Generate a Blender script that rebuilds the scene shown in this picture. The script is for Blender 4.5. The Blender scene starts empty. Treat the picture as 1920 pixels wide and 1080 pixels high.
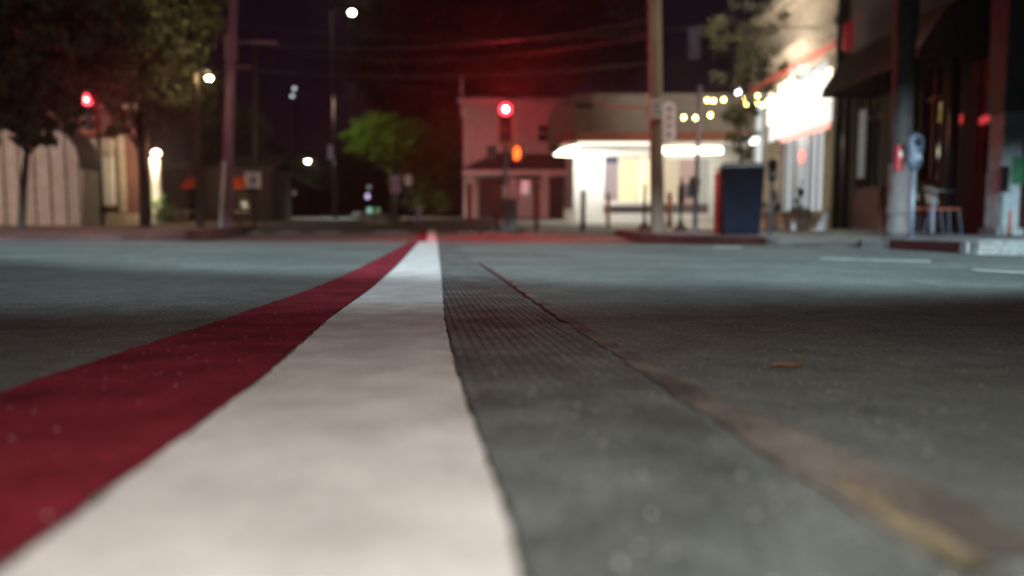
import bpy, math, random
from mathutils import Vector, Matrix
random.seed(7)
R = math.radians
sc = bpy.context.scene
COL = sc.collection

# ------------------------------------------------------------------ camera
FPX = 1400.0            # focal length in pixels of the 1920 px wide photograph
CZ = 0.15               # the camera lies almost on the road
PITCH = math.atan(115 / FPX)
cam_d = bpy.data.cameras.new("camera")
cam = bpy.data.objects.new("camera", cam_d)
COL.objects.link(cam)
cam.location = (0, 0, CZ)
cam.rotation_euler = (R(90) - PITCH, 0, 0)
cam_d.sensor_width = 36
cam_d.lens = FPX / 1920 * 36
cam_d.clip_start = 0.01
cam_d.clip_end = 2000
cam_d.dof.use_dof = True
cam_d.dof.focus_distance = 1.3
cam_d.dof.aperture_fstop = 2.15
sc.camera = cam

# ------------------------------------------------------------------ world
w = bpy.data.worlds.new("World")
sc.world = w
w.use_nodes = True
wn = w.node_tree.nodes; wl = w.node_tree.links
bg = wn["Background"]
tc = wn.new("ShaderNodeTexCoord"); sx = wn.new("ShaderNodeSeparateXYZ")
cr = wn.new("ShaderNodeValToRGB")
cr.color_ramp.elements[0].position = 0.0; cr.color_ramp.elements[0].color = (0.0085, 0.0018, 0.0050, 1)
cr.color_ramp.elements[1].position = 0.35; cr.color_ramp.elements[1].color = (0.0030, 0.0018, 0.0060, 1)
wl.new(tc.outputs["Generated"], sx.inputs[0]); wl.new(sx.outputs["Z"], cr.inputs[0])
wl.new(cr.outputs[0], bg.inputs[0]); bg.inputs[1].default_value = 1.0

vs = sc.view_settings
vs.view_transform = 'Standard'; vs.look = 'None'; vs.gamma = 1; vs.exposure = 0; vs.use_curve_mapping = False
sc.render.engine = 'CYCLES'
sc.cycles.use_denoising = True
sc.cycles.max_bounces = 5
sc.cycles.diffuse_bounces = 3
sc.cycles.glossy_bounces = 3
sc.cycles.sample_clamp_indirect = 4
sc.cycles.caustics_reflective = False
sc.cycles.caustics_refractive = False

# ------------------------------------------------------------------ added lights outside the frame
def spot(name, loc, target, power, color, size, blend=0.15, radius=0.1):
    l = bpy.data.lights.new(name, 'SPOT'); l.energy = power; l.color = color
    l.spot_size = R(size); l.spot_blend = blend; l.shadow_soft_size = radius
    o = bpy.data.objects.new(name, l); COL.objects.link(o); o.location = loc
    d = Vector(target) - Vector(loc)
    o.rotation_euler = d.to_track_quat('-Z', 'Y').to_euler()
    return o
def point(name, loc, power, color, radius=0.1):
    l = bpy.data.lights.new(name, 'POINT'); l.energy = power; l.color = color; l.shadow_soft_size = radius
    o = bpy.data.objects.new(name, l); COL.objects.link(o); o.location = loc
    return o
def shade_edge_spot(name, loc, edge_y, half, power, color, blend, radius):
    """unseen spot behind the camera; its cone edge draws a shade band at edge_y"""
    dep = math.atan2(loc[2], edge_y - loc[1])
    ax = -dep + R(half)
    t = (loc[0], loc[1] + math.cos(ax) * 10, loc[2] + math.sin(ax) * 10)
    return spot(name, loc, t, power, color, half * 2, blend, radius)
COOL = (0.72, 0.92, 1.0)
shade_edge_spot("band_light_far", (1.5, -20, 7.5), 1.75, 34, 68000, COOL, 0.034, 0.012)  # added spot; its cone edge stands for the farther shade band
shade_edge_spot("band_light_near", (-1.0, -20, 7.5), 1.12, 34, 27000, COOL, 0.028, 0.012)  # second added spot, cone edge set at the nearer shade band
spot("near_fill_light", (0.12, -0.12, 0.50), (0.1, 0.55, 0.0), 25, (1.0, 0.92, 0.84), 110, 0.8, 0.05)  # added fill above the camera that brightens the nearest road
spot("wide_fill_light", (0.3, -1.5, 1.6), (0.2, 1.0, 0.0), 36, (1.0, 0.95, 0.86), 90, 0.8, 0.1)  # wider added fill, lifts the dark band ahead
spot("shed_fill_light", (-17, 12.5, 3.6), (-14, 21.5, 1.5), 2700, (1.0, 0.73, 0.60), 80, 0.8, 0.2)  # added warm light off to the left, aimed at the board shed
spot("junction_light", (-6, -4, 9), (-5, 17, 0), 3400, (1.0, .66, .50), 46, .8, .2)  # added warm light for the road past the crest

# ------------------------------------------------------------------ ground shape
def lerp_table(t, x):
    if x <= t[0][0]: return t[0][1]
    for (a, b), (c, d) in zip(t, t[1:]):
        if x <= c:
            u = (x - a) / (c - a); u = u * u * (3 - 2 * u) if False else u
            return b + (d - b) * u
    return t[-1][1]
HT = [(-40, .131), (0, .131), (.6, .147), (1.2, .161), (2, .171), (3, .174), (4.5, .172), (6.5, .167), (7.5, .163), (8.0, .166), (9.0, .21),
      (10.5, .28), (12.5, .335), (14.5, .335), (16, .315), (18, .22), (20, .11), (22, .05), (25, -.02), (30, -.26), (40, -.5), (70, -.95), (140, -2.2), (400, -7)]
def gz(X, Y):
    z = CZ - lerp_table(HT, Y)
    k = max(0.0, min(1.0, (18 - Y) / 4))
    if X > 0: z -= .012 * min(X, 6) * k
    else: z += .003 * min(-X, 8) * k
    return z
def ray(x, y):
    a, b = (x - 960) / FPX, (540 - y) / FPX
    c, s = math.cos(PITCH), math.sin(PITCH)
    return Vector((a, c + b * s, -s + b * c))
def W(x, y, D):
    d = ray(x, y); return Vector((0, 0, CZ)) + d * (D / d.y)
def G(x, y):
    """where the road surface is seen at a spot"""
    d = ray(x, y); t = .05; prev = t
    while t < 60:
        p = d * t
        if CZ + p.z <= gz(p.x, p.y): break
        prev = t; t *= 1.01
    for _ in range(20):
        m = (prev + t) / 2; p = d * m
        if CZ + p.z <= gz(p.x, p.y): t = m
        else: prev = m
    p = d * t
    return p.x, p.y

# ------------------------------------------------------------------ materials
def mat(name, col, rough=0.7, metal=0.0, var=0.25, scale=8.0, bump=0.0, bscale=60.0, emit=None, estr=0.0, spec=None, stretch=None):
    m = bpy.data.materials.new(name); m.use_nodes = True
    n = m.node_tree.nodes; l = m.node_tree.links; b = n["Principled BSDF"]
    b.inputs["Roughness"].default_value = rough; b.inputs["Metallic"].default_value = metal
    if spec is not None: b.inputs["Specular IOR Level"].default_value = spec
    t = n.new("ShaderNodeTexCoord"); mp = n.new("ShaderNodeMapping"); l.new(t.outputs["Object"], mp.inputs[0])
    if stretch: mp.inputs["Scale"].default_value = stretch
    no = n.new("ShaderNodeTexNoise"); no.inputs["Scale"].default_value = scale; no.inputs["Detail"].default_value = 6
    l.new(mp.outputs[0], no.inputs["Vector"])
    r = n.new("ShaderNodeValToRGB"); r.color_ramp.elements[0].position = .3; r.color_ramp.elements[1].position = .7
    lo = [max(0, c * (1 - var)) for c in col]; hi = [min(1, c * (1 + var)) for c in col]
    r.color_ramp.elements[0].color = (*lo, 1); r.color_ramp.elements[1].color = (*hi, 1)
    l.new(no.outputs["Fac"], r.inputs[0]); l.new(r.outputs[0], b.inputs["Base Color"])
    if bump:
        n2 = n.new("ShaderNodeTexNoise"); n2.inputs["Scale"].default_value = bscale; n2.inputs["Detail"].default_value = 4
        l.new(mp.outputs[0], n2.inputs["Vector"])
        bp = n.new("ShaderNodeBump"); bp.inputs["Strength"].default_value = bump; bp.inputs["Distance"].default_value = 0.01
        l.new(n2.outputs["Fac"], bp.inputs["Height"]); l.new(bp.outputs[0], b.inputs["Normal"])
    if emit:
        b.inputs["Emission Color"].default_value = (*emit, 1); b.inputs["Emission Strength"].default_value = estr
    return m
def glow(name, col, strength):
    return mat(name, (.08, .08, .08), .5, emit=col, estr=strength)

def paved(name, base, var, agg=0.35, fleck=0.0, grooves=0.0, bump=.5, rough=.62, aggscale=260.0, patch=(1.2, 3), flecks_col=(.95, .95, .92)):
    """asphalt / paint: stones, patches, flecks that paint in glints, and wear"""
    m = bpy.data.materials.new(name); m.use_nodes = True
    n = m.node_tree.nodes; l = m.node_tree.links; b = n["Principled BSDF"]
    b.inputs["Roughness"].default_value = max(rough, .85); b.inputs["Specular IOR Level"].default_value = .12
    t = n.new("ShaderNodeTexCoord"); O = t.outputs["Object"]
    def noise(s, d=5):
        x = n.new("ShaderNodeTexNoise"); x.inputs["Scale"].default_value = s; x.inputs["Detail"].default_value = d
        l.new(O, x.inputs["Vector"]); return x.outputs["Fac"]
    def ramp(src, a, b_, ca, cb):
        x = n.new("ShaderNodeValToRGB"); x.color_ramp.elements[0].position = a; x.color_ramp.elements[1].position = b_
        x.color_ramp.elements[0].color = (*ca, 1); x.color_ramp.elements[1].color = (*cb, 1); l.new(src, x.inputs[0]); return x.outputs[0]
    def mul(a, b_, f=1.0, mode='MULTIPLY'):
        x = n.new("ShaderNodeMix"); x.data_type = 'RGBA'; x.blend_type = mode; x.inputs[0].default_value = f
        l.new(a, x.inputs[6]); l.new(b_, x.inputs[7]); return x.outputs[2]
    lo = tuple(c * (1 - var) for c in base); hi = tuple(c * (1 + var) for c in base)
    c = ramp(noise(patch[0], 6), .35, .65, lo, hi)
    c = mul(c, ramp(noise(14, 5), .3, .7, (.78,) * 3, (1.15,) * 3))
    v = n.new("ShaderNodeTexVoronoi"); v.inputs["Scale"].default_value = aggscale; l.new(O, v.inputs["Vector"])
    g = n.new("ShaderNodeSeparateColor"); l.new(v.outputs["Color"], g.inputs[0])
    c = mul(c, ramp(g.outputs[0], 0, 1, (1 - agg,) * 3, (1 + agg,) * 3))
    if fleck:  # specks; the pale ones are sparkle painted into the colour
        v2 = n.new("ShaderNodeTexVoronoi"); v2.inputs["Scale"].default_value = 270; l.new(O, v2.inputs["Vector"])
        g2 = n.new("ShaderNodeSeparateColor"); l.new(v2.outputs["Color"], g2.inputs[0])
        th = n.new("ShaderNodeMath"); th.operation = 'GREATER_THAN'; th.inputs[1].default_value = 1 - fleck; l.new(g2.outputs[1], th.inputs[0])
        th2 = n.new("ShaderNodeMath"); th2.operation = 'LESS_THAN'; th2.inputs[1].default_value = .36; l.new(v2.outputs["Distance"], th2.inputs[0])
        mm = n.new("ShaderNodeMath"); mm.operation = 'MULTIPLY'; l.new(th.outputs[0], mm.inputs[0]); l.new(th2.outputs[0], mm.inputs[1])
        x = n.new("ShaderNodeMix"); x.data_type = 'RGBA'; l.new(mm.outputs[0], x.inputs[0]); l.new(c, x.inputs[6]); x.inputs[7].default_value = (*flecks_col, 1)
        c = x.outputs[2]
    l.new(c, b.inputs["Base Color"])
    bp = n.new("ShaderNodeBump"); bp.inputs["Strength"].default_value = bump; bp.inputs["Distance"].default_value = 0.002
    h = v.outputs["Distance"]
    if grooves:
        wv = n.new("ShaderNodeTexWave"); wv.wave_type = 'BANDS'; wv.bands_direction = 'X'; wv.inputs["Scale"].default_value = 24
        wv.inputs["Distortion"].default_value = 1.4; wv.inputs["Detail"].default_value = 3; wv.inputs["Detail Scale"].default_value = 3
        mp = n.new("ShaderNodeMapping"); mp.inputs["Rotation"].default_value = (0, 0, R(-7)); l.new(O, mp.inputs[0]); l.new(mp.outputs[0], wv.inputs[0])
        sy = n.new("ShaderNodeSeparateXYZ"); l.new(O, sy.inputs[0]); mr = n.new("ShaderNodeMapRange"); mr.inputs[1].default_value = .55; mr.inputs[2].default_value = 1.05; l.new(sy.outputs[1], mr.inputs[0])
        mn = n.new("ShaderNodeMath"); mn.operation = 'MULTIPLY'; l.new(mr.outputs[0], mn.inputs[0]); l.new(wv.outputs["Fac"], mn.inputs[1])
        a = n.new("ShaderNodeMath"); a.operation = 'MULTIPLY_ADD'; a.inputs[1].default_value = grooves; l.new(mn.outputs[0], a.inputs[0]); l.new(h, a.inputs[2]); h = a.outputs[0]
        wr = ramp(wv.outputs["Fac"], 0, .6, (.55,) * 3, (1.06,) * 3)
        x = n.new("ShaderNodeMix"); x.data_type = 'RGBA'; x.blend_type = 'MULTIPLY'; l.new(mr.outputs[0], x.inputs[0]); l.new(c, x.inputs[6]); l.new(wr, x.inputs[7]); l.new(x.outputs[2], b.inputs["Base Color"])
    l.new(h, bp.inputs["Height"]); l.new(bp.outputs[0], b.inputs["Normal"])
    return m

def batten_mat(name, c1, c2, bw, horizontal=False, rough=.7):
    """boards: thin darker joints every bw metres"""
    m = mat(name, c1, rough, var=.15, scale=3)
    n = m.node_tree.nodes; l = m.node_tree.links; b = n["Principled BSDF"]
    t = n.new("ShaderNodeTexCoord"); s = n.new("ShaderNodeSeparateXYZ"); l.new(t.outputs["Object"], s.inputs[0])
    d = n.new("ShaderNodeMath"); d.operation = 'DIVIDE'; d.inputs[1].default_value = bw; l.new(s.outputs["Z" if horizontal else "X"], d.inputs[0])
    f = n.new("ShaderNodeMath"); f.operation = 'FRACT'; l.new(d.outputs[0], f.inputs[0])
    g = n.new("ShaderNodeMath"); g.operation = 'GREATER_THAN'; g.inputs[1].default_value = .86; l.new(f.outputs[0], g.inputs[0])
    x = n.new("ShaderNodeMix"); x.data_type = 'RGBA'; l.new(g.outputs[0], x.inputs[0])
    src = b.inputs["Base Color"].links[0].from_socket
    l.new(src, x.inputs[6]); x.inputs[7].default_value = (*c2, 1); l.new(x.outputs[2], b.inputs["Base Color"])
    return m
def brick_mat(name, c1, c2, mortar, axis='XZ'):
    m = bpy.data.materials.new(name); m.use_nodes = True
    n = m.node_tree.nodes; l = m.node_tree.links; b = n["Principled BSDF"]; b.inputs["Roughness"].default_value = .8
    t = n.new("ShaderNodeTexCoord"); s = n.new("ShaderNodeSeparateXYZ"); cb = n.new("ShaderNodeCombineXYZ")
    l.new(t.outputs["Object"], s.inputs[0]); l.new(s.outputs[axis[0]], cb.inputs[0]); l.new(s.outputs[axis[1]], cb.inputs[1])
    br = n.new("ShaderNodeTexBrick"); br.inputs["Scale"].default_value = 4.5
    br.inputs["Color1"].default_value = (*c1, 1); br.inputs["Color2"].default_value = (*c2, 1); br.inputs["Mortar"].default_value = (*mortar, 1)
    l.new(cb.outputs[0], br.inputs[0]); l.new(br.outputs[0], b.inputs["Base Color"])
    return m

M = {}
M['asphalt'] = paved("asphalt", (.150, .172, .160), .2, .28, .012, bump=1.0, rough=.58)
M['far_asphalt'] = paved("worn_brown_asphalt", (.14, .115, .10), .25, .2, 0, rough=.8, patch=(.5, 2))
M['white_paint'] = paved("white_road_paint", (.66, .65, .63), .03, .10, .003, bump=.2, rough=.5, aggscale=420, flecks_col=(.15, .13, .1))
M['red_paint'] = paved("maroon_road_paint", (.20, .018, .032), .30, .30, .006, bump=.5, rough=.45, aggscale=330, patch=(9, 3), flecks_col=(.95, .85, .85))
M['blue_paint'] = paved("dark_slate_road_paint", (.128, .150, .142), .22, .35, .010, grooves=.4, bump=.5, rough=.5, aggscale=330, patch=(7, 3))
M['old_paint'] = paved("worn_tan_road_paint", (.165, .15, .135), .4, .2, 0, bump=.4, patch=(11, 3))
M['yellow_paint'] = paved("worn_yellow_road_paint", (.20, .172, .115), .5, .2, 0, bump=.4, patch=(14, 3))
M['crack'] = paved("dark_crack_sealant", (.022, .018, .015), .2, .3, 0, bump=.4)
M['marking'] = paved("worn_lane_marking", (.42, .44, .43), .25, .15, 0, bump=.3, patch=(6, 3))
M['concrete'] = paved("pale_concrete", (.17, .19, .19), .22, .18, 0, bump=.4, aggscale=120, rough=.75, patch=(2.2, 3))
M['kerb'] = paved("granite_kerb", (.15, .16, .16), .3, .3, 0, bump=.5, aggscale=80, rough=.7, patch=(3, 3))
M['kerb_red_tint'] = paved("red_lit_kerb_stone", (.075, .045, .042), .25, .3, 0, bump=.5, aggscale=80)  # dark kerb with red signal light put into its colour
M['dirt'] = mat("verge_dirt", (.085, .062, .042), .95, var=.5, scale=2.5, bump=.6, bscale=30)
M['lot'] = paved("pale_forecourt", (.42, .42, .40), .15, .1, 0, bump=.2, patch=(.4, 3))
M['wood'] = mat("weathered_pole_wood", (.26, .20, .15), .85, var=.3, scale=6, bump=.7, bscale=30, stretch=(4, 4, .3))
M['wood_magenta'] = mat("magenta_lit_pole_wood", (.30, .16, .23), .8, var=.25, scale=6, bump=.5, stretch=(4, 4, .3))  # pole wood with the signals' red light put into its colour
M['darkwood'] = mat("dark_wood", (.05, .032, .025), .85, var=.3)
M['bark'] = mat("tree_bark", (.045, .038, .032), .9, var=.35, scale=12, bump=.8, bscale=25, stretch=(3, 3, .5))
M['leaf'] = mat("green_leaves", (.055, .085, .022), .6, var=.5, scale=1.6)
M['leaf_dark'] = mat("dark_leaves", (.032, .042, .020), .65, var=.5, scale=1.2)
M['leaf_olive'] = mat("olive_leaves", (.085, .080, .040), .65, var=.5, scale=2.5)
M['leaf_lime'] = mat("fresh_green_leaves", (.085, .16, .022), .55, var=.45, scale=.8)
M['shrub'] = mat("shrub_leaves", (.075, .16, .045), .6, var=.5, scale=6)
M['steel'] = mat("galvanised_steel", (.17, .19, .24), .5, .4, var=.15, scale=14, bump=.1)
M['black'] = mat("black_enamel", (.012, .012, .014), .35, var=.4, scale=10)
M['grey'] = mat("grey_cast_metal", (.055, .07, .10), .5, .3, var=.2, scale=12)
M['yellow'] = mat("yellow_signal_housing", (.50, .22, .02), .45, var=.2)
M['rust'] = mat("rusty_brown_steel", (.20, .085, .05), .75, var=.4, scale=9, bump=.3)
M['orange'] = mat("orange_painted_steel", (.50, .16, .05), .6, var=.25, scale=7)
M['signwhite'] = mat("sign_white", (.62, .60, .60), .45, var=.08)
M['purple'] = mat("lilac_sign_face", (.30, .20, .33), .5, var=.15)
M['green_sign'] = mat("green_sign_face", (.01, .075, .03), .5, var=.15)
M['clap'] = batten_mat("white_clapboard", (.50, .46, .44), (.30, .27, .26), .14, True)
M['trim'] = mat("painted_white_trim", (.55, .52, .52), .6, var=.1)
M['roof'] = mat("dark_shingle_roof", (.055, .045, .048), .9, var=.35, scale=14, bump=.5)
M['board'] = batten_mat("pale_board_cladding", (.40, .35, .31), (.31, .27, .24), .62)
M['brick'] = brick_mat("dark_red_brick", (.17, .055, .045), (.11, .038, .035), (.14, .10, .09))
M['brickR'] = brick_mat("tan_brick", (.30, .21, .16), (.24, .17, .13), (.26, .21, .18), 'YZ')
M['brickD'] = brick_mat("maroon_brick", (.06, .020, .018), (.04, .015, .014), (.03, .016, .016), 'YZ')
M['stone'] = mat("carved_limestone", (.34, .29, .24), .8, var=.2, scale=4, bump=.3, bscale=20)
M['stucco'] = mat("grey_beige_stucco", (.27, .245, .22), .85, var=.12, scale=3, bump=.2)
M['redtrim'] = mat("rust_red_fascia", (.26, .07, .04), .6, var=.2)
M['whitewall'] = mat("glazed_white_wall", (.80, .80, .78), .5, var=.05)
M['dark'] = mat("dark_void", (.010, .009, .011), .6, var=.4)
M['glass'] = mat("dark_window_glass", (.015, .013, .018), .08, var=.3, spec=.8)
M['awning'] = mat("dark_brown_awning_canvas", (.06, .038, .034), .85, var=.25, scale=6)
M['planter'] = mat("dark_blue_ribbed_metal", (.0045, .0065, .014), .8, .0, var=.3, scale=5, spec=.1)
M['terra'] = mat("terracotta", (.36, .20, .13), .75, var=.2, scale=7, bump=.2)
M['terrad'] = mat("brown_clay", (.20, .115, .085), .75, var=.25, scale=7)
M['red_lit'] = mat("red_lit_surface", (.30, .015, .02), .5, var=.2)  # red light put into the colour of boxes and window frames
M['tan'] = mat("tan_slats", (.22, .16, .12), .6, var=.2)
M['wire'] = mat("black_cable", (.05, .045, .05), .6)
M['twig'] = mat("orange_brown_twig", (.22, .09, .04), .7, var=.3, scale=60)

# ------------------------------------------------------------------ mesh helpers
class MB:
    def __init__(s): s.v = []; s.f = []
    def add(s, vs, fs):
        o = len(s.v); s.v += [tuple(v) for v in vs]; s.f += [tuple(i + o for i in f) for f in fs]; return s
    def box(s, x0, x1, y0, y1, z0, z1):
        return s.add([(x0,y0,z0),(x1,y0,z0),(x1,y1,z0),(x0,y1,z0),(x0,y0,z1),(x1,y0,z1),(x1,y1,z1),(x0,y1,z1)],
                     [(0,3,2,1),(4,5,6,7),(0,1,5,4),(1,2,6,5),(2,3,7,6),(3,0,4,7)])
    def tube(s, pts, rad, n=10, cap=True):
        pts = [Vector(p) for p in pts]
        if not isinstance(rad, (list, tuple)): rad = [rad] * len(pts)
        vs = []; fs = []
        for i, p in enumerate(pts):
            d = (pts[min(i+1, len(pts)-1)] - pts[max(i-1, 0)])
            d = d.normalized() if d.length > 1e-9 else Vector((0,0,1))
            a = d.orthogonal().normalized() if abs(d.z) < .9 else Vector((1,0,0)) - d * d.x
            a.normalize(); b = d.cross(a)
            for k in range(n):
                t = 2*math.pi*k/n; vs.append(p + (a*math.cos(t) + b*math.sin(t)) * rad[i])
        for i in range(len(pts)-1):
            for k in range(n):
                k2 = (k+1) % n; fs.append((i*n+k, i*n+k2, (i+1)*n+k2, (i+1)*n+k))
        if cap:
            fs.append(tuple(range(n-1, -1, -1))); fs.append(tuple((len(pts)-1)*n+k for k in range(n)))
        return s.add(vs, fs)
    def lathe(s, c, prof, n=16):
        return s.tube([(c[0], c[1], c[2] + z) for r, z in prof], [max(r, .0005) for r, z in prof], n)
    def ball(s, c, r, n=12, sq=(1,1,1)):
        prof = [(math.sin(math.pi*i/8)*r, -math.cos(math.pi*i/8)*r) for i in range(9)]
        o = len(s.v); s.lathe((0,0,0), prof, n)
        for i in range(o, len(s.v)):
            x, y, z = s.v[i]; s.v[i] = (c[0]+x*sq[0], c[1]+y*sq[1], c[2]+z*sq[2])
        return s
    def prism(s, poly, vec):
        n = len(poly); v = Vector(vec)
        return s.add([Vector(p) for p in poly] + [Vector(p) + v for p in poly],
                     [tuple(range(n)), tuple(range(2*n-1, n-1, -1))] + [(i, i+n, (i+1) % n + n, (i+1) % n) for i in range(n)])
    def build(s, name, m, parent=None, smooth=False, bevel=0):
        me = bpy.data.meshes.new(name)
        off = Vector((0,0,0))
        if parent is not None:
            p = parent
            while p is not None: off += p.location; p = p.parent
        me.from_pydata([tuple(Vector(v) - off) for v in s.v], [], s.f); me.update()
        import bmesh
        bm = bmesh.new(); bm.from_mesh(me); bmesh.ops.recalc_face_normals(bm, faces=bm.faces[:]) if len(me.polygons) < 4000 else None
        bm.to_mesh(me); bm.free()
        if smooth:
            for p in me.polygons: p.use_smooth = True
        me.materials.append(m if not isinstance(m, str) else M[m])
        o = bpy.data.objects.new(name, me); COL.objects.link(o)
        if parent is not None: o.parent = parent
        if bevel:
            b = o.modifiers.new("bevel", 'BEVEL'); b.width = bevel; b.segments = 2; b.limit_method = 'ANGLE'
        return o
def tag(o, label=None, cat=None, group=None, kind=None):
    if label: o["label"] = label
    if cat: o["category"] = cat
    if group: o["group"] = group
    if kind: o["kind"] = kind
    return o
def thing(name, label, cat, loc, group=None):
    o = bpy.data.objects.new(name, None); COL.objects.link(o); o.location = loc; o.empty_display_size = .2
    return tag(o, label, cat, group)
def struct(name, mb, m):
    return tag(mb.build(name, m), kind="structure")
def copy_tree(o, loc, label):
    c = o.copy(); COL.objects.link(c); c.location = loc; c["label"] = label
    for ch in o.children:
        d = ch.copy(); COL.objects.link(d); d.parent = c
        for g in ch.children:
            e = g.copy(); COL.objects.link(e); e.parent = d
    return c

# ------------------------------------------------------------------ ground, roads, kerbs
def frange(a, b, n): return [a + (b - a) * i / n for i in range(n + 1)]
ys = frange(-40, -2, 8) + frange(-1, 3, 40)[0:] + frange(3.1, 22, 130) + frange(23, 60, 20) + frange(65, 400, 12)
xs = [-400, -200, -100, -60, -40, -30, -22, -16, -12] + frange(-10, 8, 72) + [9, 12, 16, 24, 40, 80, 200, 400]
def sheet(xs, ys, zf):
    mb = MB(); nx = len(xs)
    mb.v = [(x, y, zf(x, y)) for y in ys for x in xs]
    mb.f = [(j*nx+i, j*nx+i+1, (j+1)*nx+i+1, (j+1)*nx+i) for j in range(len(ys)-1) for i in range(nx-1)]
    return mb
near_ys = [y for y in ys if y <= 8.0]; far_ys = [near_ys[-1]] + [y for y in ys if y > 8.0]
o = struct("road", sheet(xs, near_ys, gz), 'asphalt')
o = struct("far_road", sheet(xs, far_ys, gz), 'far_asphalt')

def strip_between(L, Rr, lift, thick=None, n=None):
    """a painted band between two edge lines given as (X, Y), draped on the road"""
    mb = MB(); k = len(L)
    for (a, b) in zip(L, Rr):
        mb.v += [(a[0], a[1], gz(*a) - .002), (a[0], a[1], gz(*a) + lift), (b[0], b[1], gz(*b) + lift), (b[0], b[1], gz(*b) - .002)]
    for i in range(k - 1):
        for q in range(3):
            mb.f.append((4*i+q, 4*i+q+1, 4*i+4+q+1, 4*i+4+q))
    return mb
def edge(pts, far):
    """edge line from points seen on the road, then straight on to world points far; resampled along Y"""
    P = [G(x, y) for x, y in pts]; P = [(2*P[0][0]-P[1][0] if False else P[0][0] + (P[0][0]-P[1][0])*1.5, P[0][1] + (P[0][1]-P[1][1])*1.5)] + P + far
    P.sort(key=lambda p: p[1])
    out = []
    Y = max(P[0][1], .1)
    return P
def resample(P, ysamp, seed, amp):
    rnd = random.Random(seed); out = []; j = 0
    ph = [rnd.uniform(0, 6.28) for _ in range(5)]
    for y in ysamp:
        x = lerp_table([(p[1], p[0]) for p in P], y)
        if y < P[0][1]: 
            s = (P[1][0]-P[0][0])/(P[1][1]-P[0][1]); x = P[0][0] + s*(y-P[0][1])
        jig = sum(math.sin(y*f + p)/q for f, p, q in zip((37, 83, 151, 290, 610), ph, (1, 1.3, 1.6, 2, 2.6))) * amp * .4 + rnd.uniform(-1, 1) * amp * .45
        out.append((x + jig, y))
    return out
ysamp = frange(.05, 2.0, 390) + frange(2.01, 8.5, 300) + frange(8.6, 20.5, 120)
def band(name, lpx, rpx, lfar, rfar, lift, m, label, seed, amp=.0016):
    L = resample(edge(lpx, lfar), ysamp, seed, amp); Rr = resample(edge(rpx, rfar), ysamp, seed+1, amp)
    return tag(strip_between(L, Rr, lift).build(name, m), label, "road marking")
# painted centre stripes (maroon, white, dark slate)
WL = [(20,1080),(385,800),(500,712),(618,602),(700,541),(745,500),(785,455)]
WR = [(970,1080),(930,930),(885,800),(850,690),(832,600),(829,541),(825,500),(820,455)]
RL = [(0,740),(300,640),(430,597),(560,552),(640,519),(765,456)]
RR_ = [(-40,1090),(375,795),(490,708),(611,600),(695,540),(742,499),(783,455)]
BL = [(984,1080),(941,930),(893,800),(855,690),(835,600),(831,541),(827,500),(822,455)]
BR = [(1770,1080),(1540,940),(1300,785),(1060,622),(935,524),(884,490),(857,458)]
c16 = -1.72; c20 = -2.2
struct_w = band("white_stripe", WL, WR, [(c16-.1,16),(c20-.1,20.5)], [(c16+.1,16),(c20+.1,20.5)], .0045, 'white_paint', "wide white stripe painted along the middle of the road", 3)
band("red_stripe", RL, RR_, [(c16-.32,16),(c20-.32,20.5)], [(c16-.11,16),(c20-.11,20.5)], .003, 'red_paint', "dark maroon stripe painted left of the white one", 11, .0022)
band("slate_stripe", BL, BR, [(c16+.11,16),(c20+.11,20.5)], [(c16+.33,16),(c20+.33,20.5)], .004, 'blue_paint', "dark slate grooved stripe painted right of the white one", 21, .0018)
def patch(name, lpx, rpx, lift, m, label, seed, amp, kind=None):
    A = [G(*p) for p in lpx]; B = [G(*p) for p in rpx]
    A.sort(key=lambda p: p[1]); B.sort(key=lambda p: p[1])
    y0 = max(A[0][1], B[0][1]); y1 = min(A[-1][1], B[-1][1])
    s = frange(y0, y1, 160)
    o = strip_between(resample(A, s, seed, amp), resample(B, s, seed+1, amp), lift).build(name, m)
    return tag(o, label, "road marking")
patch("worn_line", [(1800,1090),(1565,940),(1330,785),(1085,622),(948,524),(900,493)], [(2010,1050),(1700,905),(1490,810),(1345,752),(1092,610),(952,521),(903,492)], .002, 'old_paint', "worn tan strip of old paint along the right edge of the slate stripe", 31, .004)
patch("yellow_line", [(1795,1078),(1700,1012),(1640,965),(1570,905)], [(1860,1078),(1750,1000),(1660,945),(1578,900)], .0032, 'yellow_paint', "faded yellow paint remnant inside the worn tan strip", 41, .004)
patch("crack", [(1062,612),(1000,568),(935,521),(915,508),(896,494)], [(1068,606),(1004,560),(942,518),(922,508),(902,493)], .0015, 'crack', "thin dark crack running beside the slate stripe", 51, .003)
bpy.data.objects["crack"]["category"] = "crack"

def mark(px, label, group=None):
    P = [G(*p) for p in px]
    mb = MB(); mb.add([(x, y, gz(x, y) + .004) for x, y in P] , [tuple(range(len(P)))])
    return tag(mb.build("lane_mark", 'marking'), label, "road marking", group)
mark([(1534,485),(1640,487),(1745,489.5),(1745,493),(1640,491),(1540,488)], "long thin white painted line on the asphalt near the right kerb")
mark([(1818,506),(1925,511),(1925,515),(1830,509.5)], "short white painted line at the right edge, nearest the camera")
mark([(1336,463),(1392,463.5),(1390,466),(1340,465.5)], "small worn white dash on the road below the tall dark planter")

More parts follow.
